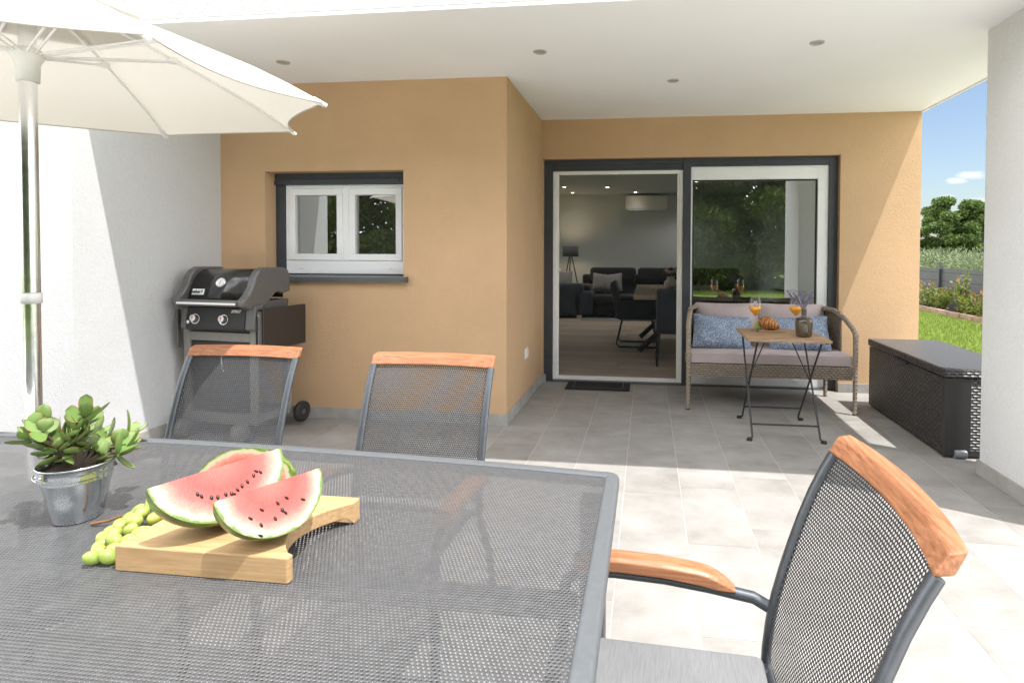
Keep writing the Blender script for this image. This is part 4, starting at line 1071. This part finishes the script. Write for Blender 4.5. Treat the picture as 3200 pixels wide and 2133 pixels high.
# control panel: sloped face
cp = [(-.215, .735), (-.262, .752), (-.225, .895), (-.185, .90), (-.17, .735)]
g = MB(); g.prism(cp, -.225, .245, 'x'); pan = g.build('control_panel', M['black_plastic'], gr, bevel=.006)
for sx_ in (-1, 1):
    g = MB(); x0_, x1_ = ((-.262, -.226) if sx_ < 0 else (.246, .315)); g.prism([(-.17, .728), (-.262, .742), (-.275, .755), (-.235, .905), (-.17, .91)] if sx_ < 0 else [(-.12, .728), (-.235, .742), (-.258, .755), (-.23, .905), (-.12, .91)], x0_, x1_, 'x'); g.build('panel_end', M['grill_grey'], gr, bevel=.008)
pn = Vector((0, -(.895 - .752), -(.262 - .225))).normalized(); pn = Vector((0, -.968, .25)); 
rotp = Matrix(((1, 0, 0), (0, .25, -.968), (0, .968, .25))).transposed()
prot = Vector((0, 0, 1)).rotation_difference(pn).to_matrix()
for x in (-.155, .075):
    c = Vector((x, -.2475, .812))
    g = MB(); g.lathe([(.036, 0), (.036, .003), (.034, .004), (.027, .004), (.026, .0)], c, 28, rot=prot); g.build('knob_ring', M['chrome'], pan)
    g = MB(); g.lathe([(.026, .003), (.023, .012), (.022, .035), (.0, .035)], c, 24, rot=prot); kn = g.build('knob', M['grey_plastic'], pan)
    g = MB(); g.lathe([(.0225, .034), (.022, .038), (.0001, .0385)], c, 24, rot=prot); g.build('knob_cap', M['white_plastic'], pan)
    g = MB(); g.ell(c + pn * .039 + Vector((0, 0, .006)), (.0055, .0015, .0055), seg=12, ring=7); g.ell(c + pn * .039 - Vector((0, 0, .006)), (.006, .0015, .007), seg=12, ring=7); g.build('knob_mark', M['red_ink'], pan)
g = MB(); c = Vector((-.212, -.254, .79)); g.lathe([(.014, 0), (.013, .008), (.0001, .009)], c, 18, rot=prot); g.build('igniter_button', M['chrome'], pan)
tr = (R(90) - math.asin(.163), 0, 0)
text_mesh('badge_lettering', 'SPIRIT', .026, M['white_plastic'], pan, (.172, -.2375, .868), tr, .0008, .25, .0006, 1.1)
# lid
def lid_prof():
    return [(-.20, .915), (-.215, .945), (-.19, 1.0), (-.15, 1.065), (-.09, 1.115), (-.02, 1.14), (.08, 1.145), (.15, 1.13), (.185, 1.09), (.195, 1.0), (.195, .94)]
g = MB(); lp = lid_prof()
nL = len(lp)
vs = [(x, y, z) for x in (-.235, .235) for y, z in lp]
g.add(vs, [(i, i + 1, nL + i + 1, nL + i) for i in range(nL - 1)], None, True); lid = g.build('lid', M['enamel'], gr, solid=.004, subsurf=0)
endp = [(-.33, .905), (-.345, .925), (-.335, .95), (-.27, .985), (-.22, 1.03), (-.18, 1.10), (-.13, 1.142), (-.06, 1.162), (.14, 1.158), (.185, 1.14), (.20, 1.10), (.205, .985), (.12, .972), (.10, .985), (.07, .985), (.04, .96), (.0, .92), (-.06, .888), (-.16, .874), (-.24, .88)]
for sx_ in (-1, 1):
    g = MB(); g.prism(endp, sx_ * .236, sx_ * .292, 'x'); g.build('lid_end', M['grill_grey'], lid, bevel=.016, seg=3)
g = MB(); g.prism([(-.343, .905), (-.352, .925), (-.335, .952), (-.30, .94), (-.30, .905)], -.237, .237, 'x'); g.build('handle', M['grill_grey'], lid, bevel=.008, seg=3)
g = MB(); g.span((-.235, -.3585, .918), (.236, -.3505, .932)); g.build('handle_strip', M['alu'], lid, bevel=.003)
# lid skirt between handle and lid
g = MB(); g.add([(-.236, -.305, .912), (.236, -.305, .912), (.236, -.2, .945), (-.236, -.2, .945)], [(0, 1, 2, 3)]); g.build('lid_lip', M['grill_grey'], lid, solid=.004)
ln = Vector((0, -.83, .55)); lrot = Vector((0, 0, 1)).rotation_difference(ln).to_matrix()
c = Vector((.005, -.166, 1.055)); g = MB(); g.lathe([(.037, -.004), (.037, .008), (.033, .011), (.032, .008), (.0001, .008)], c, 28, rot=lrot); th = g.build('thermometer', M['chrome'], lid)
g = MB(); g.lathe([(.031, .0092), (.0001, .0094)], c, 28, rot=lrot); g.build('dial', M['white_plastic'], th)
g = MB(); g.box(c + ln * .0105, (.0025, .032, .001), lrot); g.build('needle', M['ink'], th)
ln2 = Vector((0, -.92, .39)).normalized(); l2 = Vector((0, 0, 1)).rotation_difference(ln2).to_matrix()
c = Vector((-.155, -.206, .993)); g = MB(); g.box(c, (.102, .046, .006), l2); bd = g.build('badge', M['chrome'], lid, bevel=.0028, seg=3)
g = MB(); g.box(c + ln2 * .0033, (.094, .038, .001), l2); g.build('badge_face', M['white_plastic'], lid)
tr2 = (R(90) - math.asin(.262), 0, 0)
text_mesh('badge_lettering', 'weber', .031, M['ink'], lid, c + ln2 * .0042 + Vector((-.012, 0, 0)), tr2, .0005, 0, .0007, .92)
g = MB(); g.box(c + ln2 * .0042 + Vector((.034, 0, -.002)), (.004, .018, .001), l2); g.ell(c + ln2 * .0042 + Vector((.034, 0, .005)), (.007, .0015, .006), seg=10, ring=6); g.build('badge_emblem', M['ink'], lid)
# folded side shelves
for sx_ in (-1, 1):
    g = MB(); g.span((sx_ * .33 - .012, -.17, .60), (sx_ * .33 + .012, .30, .885)) if sx_ > 0 else g.span((-.345, -.13, .58), (-.318, .26, .885)); sh = g.build('side_shelf', M['brown_panel'], gr, bevel=.006)
    g = MB(); g.span((sx_ * .33 - .008, -.215, .60), (sx_ * .33 + .004, -.172, .87)); g.build('shelf_edge', M['grill_grey'], sh, bevel=.004)
g = MB(); g.span((.297, -.2, .80), (.318, -.12, .885)); g.build('shelf_bracket', M['black_plastic'], gr, bevel=.004)
g = MB(); g.tube([(.318, -.15, .845), (.335, -.205, .835), (.325, -.222, .85)], .003, 6); g.build('tool_hook', M['chrome'], gr)
# wheels and casters
g = MB(); g.tube([(.28, .26, .10), (.345, .26, .10)], .012, 10); g.span((.235, .19, .10), (.28, .27, .135)); g.build('axle', M['taupe_metal'], gr)
g = MB(); g.lathe([(.02, -.018), (.06, -.018), (.074, -.012), (.076, 0), (.074, .012), (.06, .018), (.02, .018)], (.335, .26, .10), 32, rot=rotm('Y', R(90))); wh = g.build('wheel', M['rubber'], gr)
g = MB(); g.lathe([(.0001, -.014), (.045, -.014), (.05, -.019), (.0505, .019), (.045, .014), (.0001, .014)], (.335, .26, .10), 10, False, rot=rotm('Y', R(90))); g.build('rim', M['grey_plastic'], wh)
for x in (-.25, .22):
    g = MB(); g.lathe([(.0001, -.03), (.05, -.03), (.065, -.02), (.066, .02), (.05, .03), (.0001, .03)], (x, -.18, .068), 24, rot=rotm('Y', R(90))); g.build('caster', M['taupe_metal'], gr)

def squeeze(o):
    for ch in o.children:
        if ch.name.split('.')[0] in ('wheel', 'rim', 'caster', 'axle'): continue
        if ch.name.startswith('badge_lettering'):
            ch.location.y = ch.location.y * .64 - .0035; ch.location.z += .0005
        else:
            for v in ch.data.vertices:
                if v.co.y < 0: v.co.y *= .64
            ch.data.update()
        squeeze(ch)
squeeze(gr)

# ------------------------------------------------------------------ doormat
t = thing('doormat', 'black rectangular doormat at the open door', 'doormat', (.565, 1.325, .001))
g = MB(); g.span((-.3, -.205, 0), (.3, .19, .009)); g.build('mat', M['mat'], t, bevel=.002)
g = MB(); 
for a, b2 in (((-.235, -.15), (-.23, .14)), ((.23, -.15), (.235, .14)), ((-.229, -.15), (.229, -.145)), ((-.229, .135), (.229, .14))): g.span((*a, .0092), (*b2, .0105))
g.build('border', M['grey_plastic'], t)

# ------------------------------------------------------------------ rattan bench
bn = thing('garden_bench', 'taupe rattan garden bench with thin legs by the glass door', 'bench', (2.0, .92, 0))
# local: x -.65..+.65, front y=-.31, back y=+.27
FX, FY, BY = .645, -.305, .27
for sx_ in (-1, 1):
    g = MB(); g.tube([(sx_ * FX, FY, .0), (sx_ * FX, FY, .63)], [.015, .021], 12); g.build('leg', M['rattan_wrap'], bn)
    g = MB(); g.tube([(sx_ * (FX - .05), BY, .0), (sx_ * (FX - .05), BY, .32)], [.015, .02], 12); g.build('leg', M['rattan_wrap'], bn)
    g = MB(); g.tube([(sx_ * FX, FY, .60), (sx_ * FX, FY + .012, .645), (sx_ * (FX - .003), FY + .06, .675), (sx_ * (FX - .02), FY + .2, .74), (sx_ * (FX - .045), .08, .785), (sx_ * (FX - .10), .19, .79)], .021, 12); g.build('arm', M['rattan_wrap'], bn)
    g = MB(); g.lathe([(.017, 0), (.017, .008)], (sx_ * FX, FY, 0), 12); g.build('foot', M['rubber'], bn)
g = MB(); g.span((-FX + .01, FY - .012, .275), (FX - .01, FY + .012, .375)); g.span((-FX + .01, FY + .013, .285), (-FX + .03, BY, .37)); g.span((FX - .03, FY + .013, .285), (FX - .01, BY, .37)); g.span((-FX + .03, BY - .02, .285), (FX - .03, BY, .37)); g.span((-FX + .03, FY + .013, .355), (FX - .03, BY - .02, .368)); g.build('seat_base', M['rattan'], bn, bevel=.006)
g = MB()
def backp(u, v):
    # wrap-around woven back: from one arm mid, round the corner, along the rear
    s = (u - .5) * 2; x = s * 1.0
    pts = [(-.625, -.06), (-.615, .10), (-.585, .20), (-.50, .262), (-.3, .275), (0, .275), (.3, .275), (.5, .262), (.585, .20), (.615, .10), (.625, -.06)]
    f = u * (len(pts) - 1); i = min(int(f), len(pts) - 2); q = f - i
    px, py = pts[i][0] + (pts[i + 1][0] - pts[i][0]) * q, pts[i][1] + (pts[i + 1][1] - pts[i][1]) * q
    return (px * (.985 + .0 * v), py * (1) + .03 * (v - .5) * (1 if abs(px) < .55 else .3), .37 + (.415 - .02 * max(0, (abs(px) - .6) * 20)) * v)
g.grid(backp, 60, 10, uvs=(2.0, .42)); g.build('backrest', M['rattan'], bn, solid=.012)
tops = [backp(i / 60, 1) for i in range(61)]; g = MB(); g.tube(tops, .014, 8); g.build('top_rail', M['rattan_wrap'], bn)

def soft_cushion(name, label, cat, a, b2, mat, bev=.025, group=None, loc=(0, 0, 0), rot=(0, 0, 0), piping=False):
    g = MB(); c = [(a[i] + b2[i]) / 2 for i in range(3)]; d = [b2[i] - a[i] for i in range(3)]
    # gently pillowed box
    nx_, ny_ = 16, 8
    for sg in (1, -1):
        def fn(u, v):
            x, y = 2 * u - 1, 2 * v - 1; e_ = (1 - x ** 8) * (1 - y ** 8)
            return (x * d[0] / 2, y * d[1] / 2, sg * (d[2] / 2 - .004 + .008 * (1 - x * x) * (1 - y * y) + .002 * math.sin(7 * x) * math.cos(5 * y)))
        g.grid(fn, nx_, ny_, uvs=(d[0], d[1]), flip=sg < 0)
    # rim
    def per(k):
        t_ = k / 48 * 4; s_ = int(t_) % 4; f = t_ - int(t_)
        return [(-1 + 2 * f, -1), (1, -1 + 2 * f), (1 - 2 * f, 1), (-1, 1 - 2 * f)][s_]
    vs = [];
    for k in range(48):
        x, y = per(k)
        for sg in (-1, 1): vs.append((x * d[0] / 2, y * d[1] / 2, sg * (d[2] / 2 - .004)))
    g.add(vs, [(2 * k, 2 * ((k + 1) % 48), 2 * ((k + 1) % 48) + 1, 2 * k + 1) for k in range(48)])
    o = g.build(name, mat)
    bm = bmesh.new(); bm.from_mesh(o.data); bmesh.ops.remove_doubles(bm, verts=bm.verts, dist=.0008); bmesh.ops.recalc_face_normals(bm, faces=bm.faces); bm.to_mesh(o.data); bm.free()
    q = o.modifiers.new('bevel', 'BEVEL'); q.width = bev; q.segments = 4; q.limit_method = 'ANGLE'; q.angle_limit = R(45)
    o.location = Vector(c) + Vector(loc); o.rotation_euler = rot
    return tag(o, label, cat, group)
soft_cushion('seat_pad', 'long mauve seat cushion on the rattan bench', 'cushion', (-.63, -.30, .378), (.63, .235, .462), M['mauve'], .016, loc=(2.0, .92, 0))
for s_, lab in ((-1, 'mauve back cushion behind the blue pillow with a white tag'), (1, 'mauve back cushion behind the croissant and lavender vase')):
    o = cushion_mb(MB(), (0, 0, 0), (.57, .17, .40)).build('back_pad', M['mauve'], None, subsurf=1)
    o.location = (2.0 + s_ * .275, .92 + .165, .635); o.rotation_euler = (R(-14), 0, 0); tag(o, lab, 'cushion', 'mauve back cushions of the bench')
b = NB('blue_print'); uv = b.uv(); vo = b.n('ShaderNodeTexVoronoi', feature='DISTANCE_TO_EDGE'); vo.inputs['Scale'].default_value = 75; b.l(uv, vo.inputs['Vector'])
n = b.noise(uv, 9, 3); th_ = b.math('LESS_THAN', vo.outputs['Distance'], b.math('MULTIPLY_ADD', n, .28, -.02))
b.set(col=b.mixc(th_, (.085, .13, .215), (.30, .345, .42)), rough=.85, spec=.15); b.bump(b.noise(uv, 600, 2), .2, .001); M['blue_print'] = b.m
for s_, lab, rz, ry in ((-1, 'blue patterned lumbar pillow next to the open doorway', .05, .07), (1, 'blue patterned lumbar pillow partly behind the smoked vase', -.05, -.05)):
    o = cushion_mb(MB(), (0, 0, 0), (.50, .15, .30), n=12).build('lumbar_pillow', M['blue_print'], None, subsurf=1)
    o.location = (2.0 + s_ * .315 - (0.03 if s_ > 0 else .03), .92 - .02, .595); o.rotation_euler = (R(-24), ry, rz); tag(o, lab, 'pillow', 'blue pillows on the bench')

# ------------------------------------------------------------------ bistro table
bt = thing('bistro_table', 'folding bistro table with wooden slats and thin black legs', 'table', (1.96, .115, 0))
BT = .70
g = MB(); ns = 7; w_s = .60 / ns
for k in range(ns):
    y = -.285 + (k + .5) * (.57 / ns); g.box((0, y, BT - .009), (.535, .57 / ns - .012, .018))
g.build('slat', M['acacia'], bt, bevel=.002)
g = MB(); g.span((-.25, -.27, BT - .026), (-.226, .27, BT - .0185)); g.span((.226, -.27, BT - .026), (.25, .27, BT - .0185)); g.build('batten', M['black_metal'], bt)
def leg(pts): return MB().tube(pts, .0068, 8).build('leg', M['black_metal'], bt)
for sx_ in (-1, 1):
    x = sx_ * .222
    leg([(x, .25, BT - .03), (x, -.185, .05), (x + sx_ * .0, -.2, .022), (x + sx_ * .018, -.21, .012)])
    leg([(x + sx_ * -.016, -.25, BT - .03), (x - sx_ * .016, .285, .05), (x - sx_ * .016, .3, .022), (x + sx_ * .004, .31, .012)])
    for (px_, py_) in ((x + sx_ * .02, -.21), (x + sx_ * .006, .312)):
        MB().lathe([(.0001, 0), (.019, 0), (.02, .006), (.017, .016), (.0001, .018)], (px_, py_, 0), 14).build('foot', M['rubber'], bt)
    MB().tube([(x - sx_ * .01, .03, .365), (x * .36, .06, BT - .03)], .0045, 6).build('brace', M['black_metal'], bt)
MB().tube([(-.222, -.165, .10), (.222, -.165, .10)], .0065, 8).build('crossbar', M['black_metal'], bt)
MB().tube([(-.206, .255, .105), (.206, .255, .105)], .0065, 8).build('crossbar', M['black_metal'], bt)

b = NB('clear_glass')
fr = b.n('ShaderNodeLayerWeight'); fr.inputs[0].default_value = .25
gg = b.n('ShaderNodeBsdfGlossy'); gg.inputs['Roughness'].default_value = .02; tr_ = b.n('ShaderNodeBsdfTransparent'); tr_.inputs[0].default_value = (.98, .985, .985, 1)
m = b.n('ShaderNodeMixShader'); b.l(b.math('MULTIPLY_ADD', b.math('POWER', fr.outputs[1], 2.0), .7, .05), m.inputs[0]); b.l(tr_.outputs[0], m.inputs[1]); b.l(gg.outputs[0], m.inputs[2]); b.l(m.outputs[0], b.out.inputs[0]); cg = b.m
def wine_glass(x, y, lab):
    t = thing('wine_glass', lab, 'glass', (x, y, BT), 0, 'glasses of orange juice'); t.scale = (1.02, 1.02, 1.1)
    g = MB(); g.lathe([(.0001, .001), (.036, .001), (.037, .003), (.012, .007), (.004, .014), (.0035, .085), (.006, .098), (.018, .113), (.042, .146), (.0435, .155), (.034, .235), (.0332, .235), (.0425, .155), (.041, .147), (.017, .115), (.0001, .104)], seg=32); g.build('bowl', cg, t)
    g = MB(); g.lathe([(.0001, .1055), (.0165, .116), (.0405, .148), (.0415, .155), (.0402, .166), (.0001, .166)], seg=32); g.build('juice', M['juice'], t)
wine_glass(1.803, .21, 'glass of orange juice standing before the grapes')
wine_glass(2.095, .245, 'glass of orange juice half behind the smoked vase')
t = thing('serving_board', 'small dark wooden serving board under the croissant', 'board', (1.915, .25, BT), R(-4))
g = MB(); g.span((-.085, -.075, .001), (.10, .08, .013)); g.build('plank', M['acacia'], t, bevel=.004)
# croissant: tapered crescent of ridged dough
b = NB('croissant_crust'); n = b.noise(b.obj(), 30, 5); wv = b.n('ShaderNodeTexWave'); wv.inputs['Scale'].default_value = 15; wv.inputs['Distortion'].default_value = 7; wv.inputs['Detail'].default_value = 3; b.l(b.obj(), wv.inputs[0])
f = b.math('MULTIPLY_ADD', wv.outputs['Fac'], .30, b.math('MULTIPLY', n, .75)); b.set(col=b.ramp(f, [(.25, (.12, .035, .01)), (.55, (.34, .13, .03)), (.8, (.60, .31, .09))]), rough=.4, spec=.4); b.bump(f, .5, .006)
g = MB(); pts = []; rr_ = []
for i in range(25):
    f = i / 24; a = R(-62 + 124 * f); pts.append((.085 * math.sin(a), .0, .0) if False else (.088 * math.sin(a), .045 * (1 - math.cos(a)) * 1.6 - .02, .0))
    rr_.append((.010 + .034 * math.sin(math.pi * f) ** .9) * (1 + .07 * abs(math.sin(f * 3.14159 * 4.5))))
g.tube(pts, rr_, 14); o = g.build('croissant', b.m); o.location = (1.905, .235, BT + .056); o.rotation_euler = (R(-10), R(14), R(-32)); o.scale = (.92, 1, 1.0)
tag(o, 'golden brown croissant on the small serving board', 'croissant')
t = thing('grape_bunch', 'few green grapes beside the croissant on the bistro table', 'grapes', (1.835, .27, BT + .013))
for i, p in enumerate([(-.012, .0, .011), (.008, -.004, .011), (.022, .012, .011), (-.002, .016, .011), (-.02, .018, .011), (.004, .006, .028), (-.01, .01, .028), (.016, .012, .029), (.0, .012, .042)]):
    o = g0.copy(); COL.objects.link(o); o.parent = t; o.location = p; o.scale = (.92, .92, .85); o.rotation_euler = (random.random() * 3, random.random() * 3, 0)
b = NB('smoked_glass'); fr = b.n('ShaderNodeLayerWeight'); fr.inputs[0].default_value = .25
b.set(col=(.13, .105, .075), rough=.25); gg = b.n('ShaderNodeBsdfGlossy'); gg.inputs['Roughness'].default_value = .08; tr_ = b.n('ShaderNodeBsdfTransparent'); tr_.inputs[0].default_value = (.74, .66, .54, 1)
m0 = b.n('ShaderNodeMixShader'); m0.inputs[0].default_value = .45; b.l(tr_.outputs[0], m0.inputs[1]); b.l(b.p.outputs[0], m0.inputs[2])
m = b.n('ShaderNodeMixShader'); b.l(b.math('MULTIPLY_ADD', b.math('POWER', fr.outputs[1], 2.0), .5, .04), m.inputs[0]); b.l(m0.outputs[0], m.inputs[1]); b.l(gg.outputs[0], m.inputs[2]); b.l(m.outputs[0], b.out.inputs[0]); smoke = b.m
t = thing('glass_vase', 'smoked brown glass bottle vase on the bistro table', 'vase', (2.087, -.005, BT))
g = MB(); g.lathe([(.0001, .004), (.044, .002), (.05, .006), (.053, .02), (.0585, .105), (.057, .118), (.048, .127), (.022, .134), (.0175, .140), (.0165, .183), (.019, .186), (.0165, .188), (.0145, .183), (.0155, .14), (.02, .131), (.046, .123), (.0545, .113), (.051, .03), (.045, .010), (.0001, .009)], seg=40); g.build('bottle', smoke, t)
t = thing('lavender', 'dry lavender stems standing in the smoked vase', 'flowers', (2.087, -.005, BT))
lav = leafmat('lavender_buds', [(.13, .11, .22), (.20, .17, .32), (.30, .27, .40)], .2); gs = MB(); gl = MB()
ends = [(-.115, .0, .315), (-.095, .02, .29), (-.075, -.01, .30), (-.055, .015, .285), (-.035, -.02, .315), (-.02, .01, .29), (.0, .02, .27), (.04, .0, .29), (.06, .015, .305), (-.085, -.015, .262), (-.045, .0, .255), (.02, -.01, .25)]
for (x, y, z) in ends:
    p0, p2 = Vector((x * .03, y * .03, .02)), Vector((x, y, z)); p1 = Vector((x * .12, y * .12, .19)); gs.tube([p0, p1, p2], .0011, 5)
    d = (p2 - p1).normalized()
    for k in range(20):
        f = k / 19; c_ = p2 - d * (.062 * f); a = k * 2.4; gl.ell(c_ + Vector((math.cos(a), math.sin(a), 0)) * .0035, (.0034, .0034, .0048), seg=6, ring=4)
gs.build('stem', plain('dry_stem', (.16, .16, .09), .8), t); gl.build('blossom', lav, t)

# ------------------------------------------------------------------ storage box
t = thing('storage_box', 'dark brown woven look storage box beside the white pillar', 'storage box', (2.87, -.27, 0))
X1, Y1 = .52, 1.21
g = MB(); g.span((.0, .012, .015), (X1, Y1, .495)); g.build('body', M['box_weave'], t)
g = MB(); g.span((-.004, -.004, .012), (.15, .0119, .50)); g.span((-.004, .0121, .012), (-.0005, .035, .50)); g.span((.42, -.004, .012), (X1, .0119, .50)); g.span((.15, -.001, .012), (.42, .0119, .05)); g.build('corner_panel', M['box_plain'], t, bevel=.003)
g = MB(); g.span((.1502, -.002, .052), (.4198, .0118, .498)); g.build('end_panel', M['box_weave'], t)
g = MB(); g.span((-.012, -.012, .502), (X1 + .01, Y1 + .01, .56)); lidb = g.build('lid', M['box_weave'], t, bevel=.012, seg=3)
g = MB(); g.span((-.02, .50, .482), (-.0005, .68, .505)); g.build('lid_handle', M['black_plastic'], t, bevel=.004)
g = MB(); g.span((.23, -.006, .35), (.36, -.0022, .40)); g.build('hand_slot', M['black_plastic'], t)
for x in (.09, .45):
    g = MB(); g.tube([(x - .035, .0, .028), (x + .035, .0, .028)], .026, 16); g.build('roller', plain('grey_roller', (.2, .21, .22), .4), t)
# palm inside behind the glass leaf
t = thing('potted_palm', 'dark indoor palm behind the glass door leaf', 'plant', (2.43, 2.1, .012))
g = MB(); g.lathe([(.0001, 0), (.12, 0), (.15, .3), (.14, .3), (.0001, .28)], seg=24); g.build('pot', M['ceramic'], t)
g = MB(); V = []; F = []
for k in range(14):
    a = 2.4 * k; el = R(35 + 45 * ((k * 5) % 14) / 14); d = Vector((math.cos(a) * math.cos(el), math.sin(a) * math.cos(el), math.sin(el))); p = Vector((0, 0, .28)); prev = p
    pts = [p + d * (.75 * f) + Vector((0, 0, .35 * f - .5 * f * f)) for f in [i / 8 for i in range(9)]]; g.tube(pts, .006, 5)
    for i in range(2, 9):
        for s_ in (-1, 1):
            for q in range(2):
                b0 = pts[i - 1].lerp(pts[i], q * .5); sd = (d.cross(Vector((0, 0, 1))).normalized() * s_ + d * .6).normalized(); L_ = .24 * (1 - abs(i - 5) / 8); tp = b0 + sd * L_ + Vector((0, 0, -.05)); n0 = len(V); wd = d * .012
                V += [b0 - wd, b0 + wd, tp]; F.append((n0, n0 + 1, n0 + 2))
g.build('stem', M['trunk'], t); fast_mesh('frond', np.array([tuple(v) for v in V]), F, M['gardenleaf'], t)
# flowers of the indoor vase
t = thing('bouquet', 'bouquet of white and dark red flowers in the ceramic vase', 'flowers', (1.34, 3.8, .767 + .165))
wht = plain('white_petals', (.85, .83, .8), .7, var=.2); red = plain('red_petals', (.28, .02, .05), .7, var=.2)
gw = MB(); gr_ = MB(); P = []; D = []
for k in range(26):
    d = Vector((rng.normal(), rng.normal(), abs(rng.normal()) + .25)).normalized(); c_ = Vector((d.x * .105, d.y * .105, .02 + d.z * .085)); (gr_ if k % 3 == 0 else gw).ell(c_, (.026, .026, .02), seg=8, ring=5)
    for q in range(1): P.append(np.array(c_) * .8 + rng.normal(0, .015, 3)); D.append(np.array(d))
gw.build('white_bloom', wht, t); gr_.build('red_bloom', red, t)
V, F = leaves_mesh(np.array(P), np.array(D), .05, .5); fast_mesh('foliage', V, F, M['gardenleaf'], t)
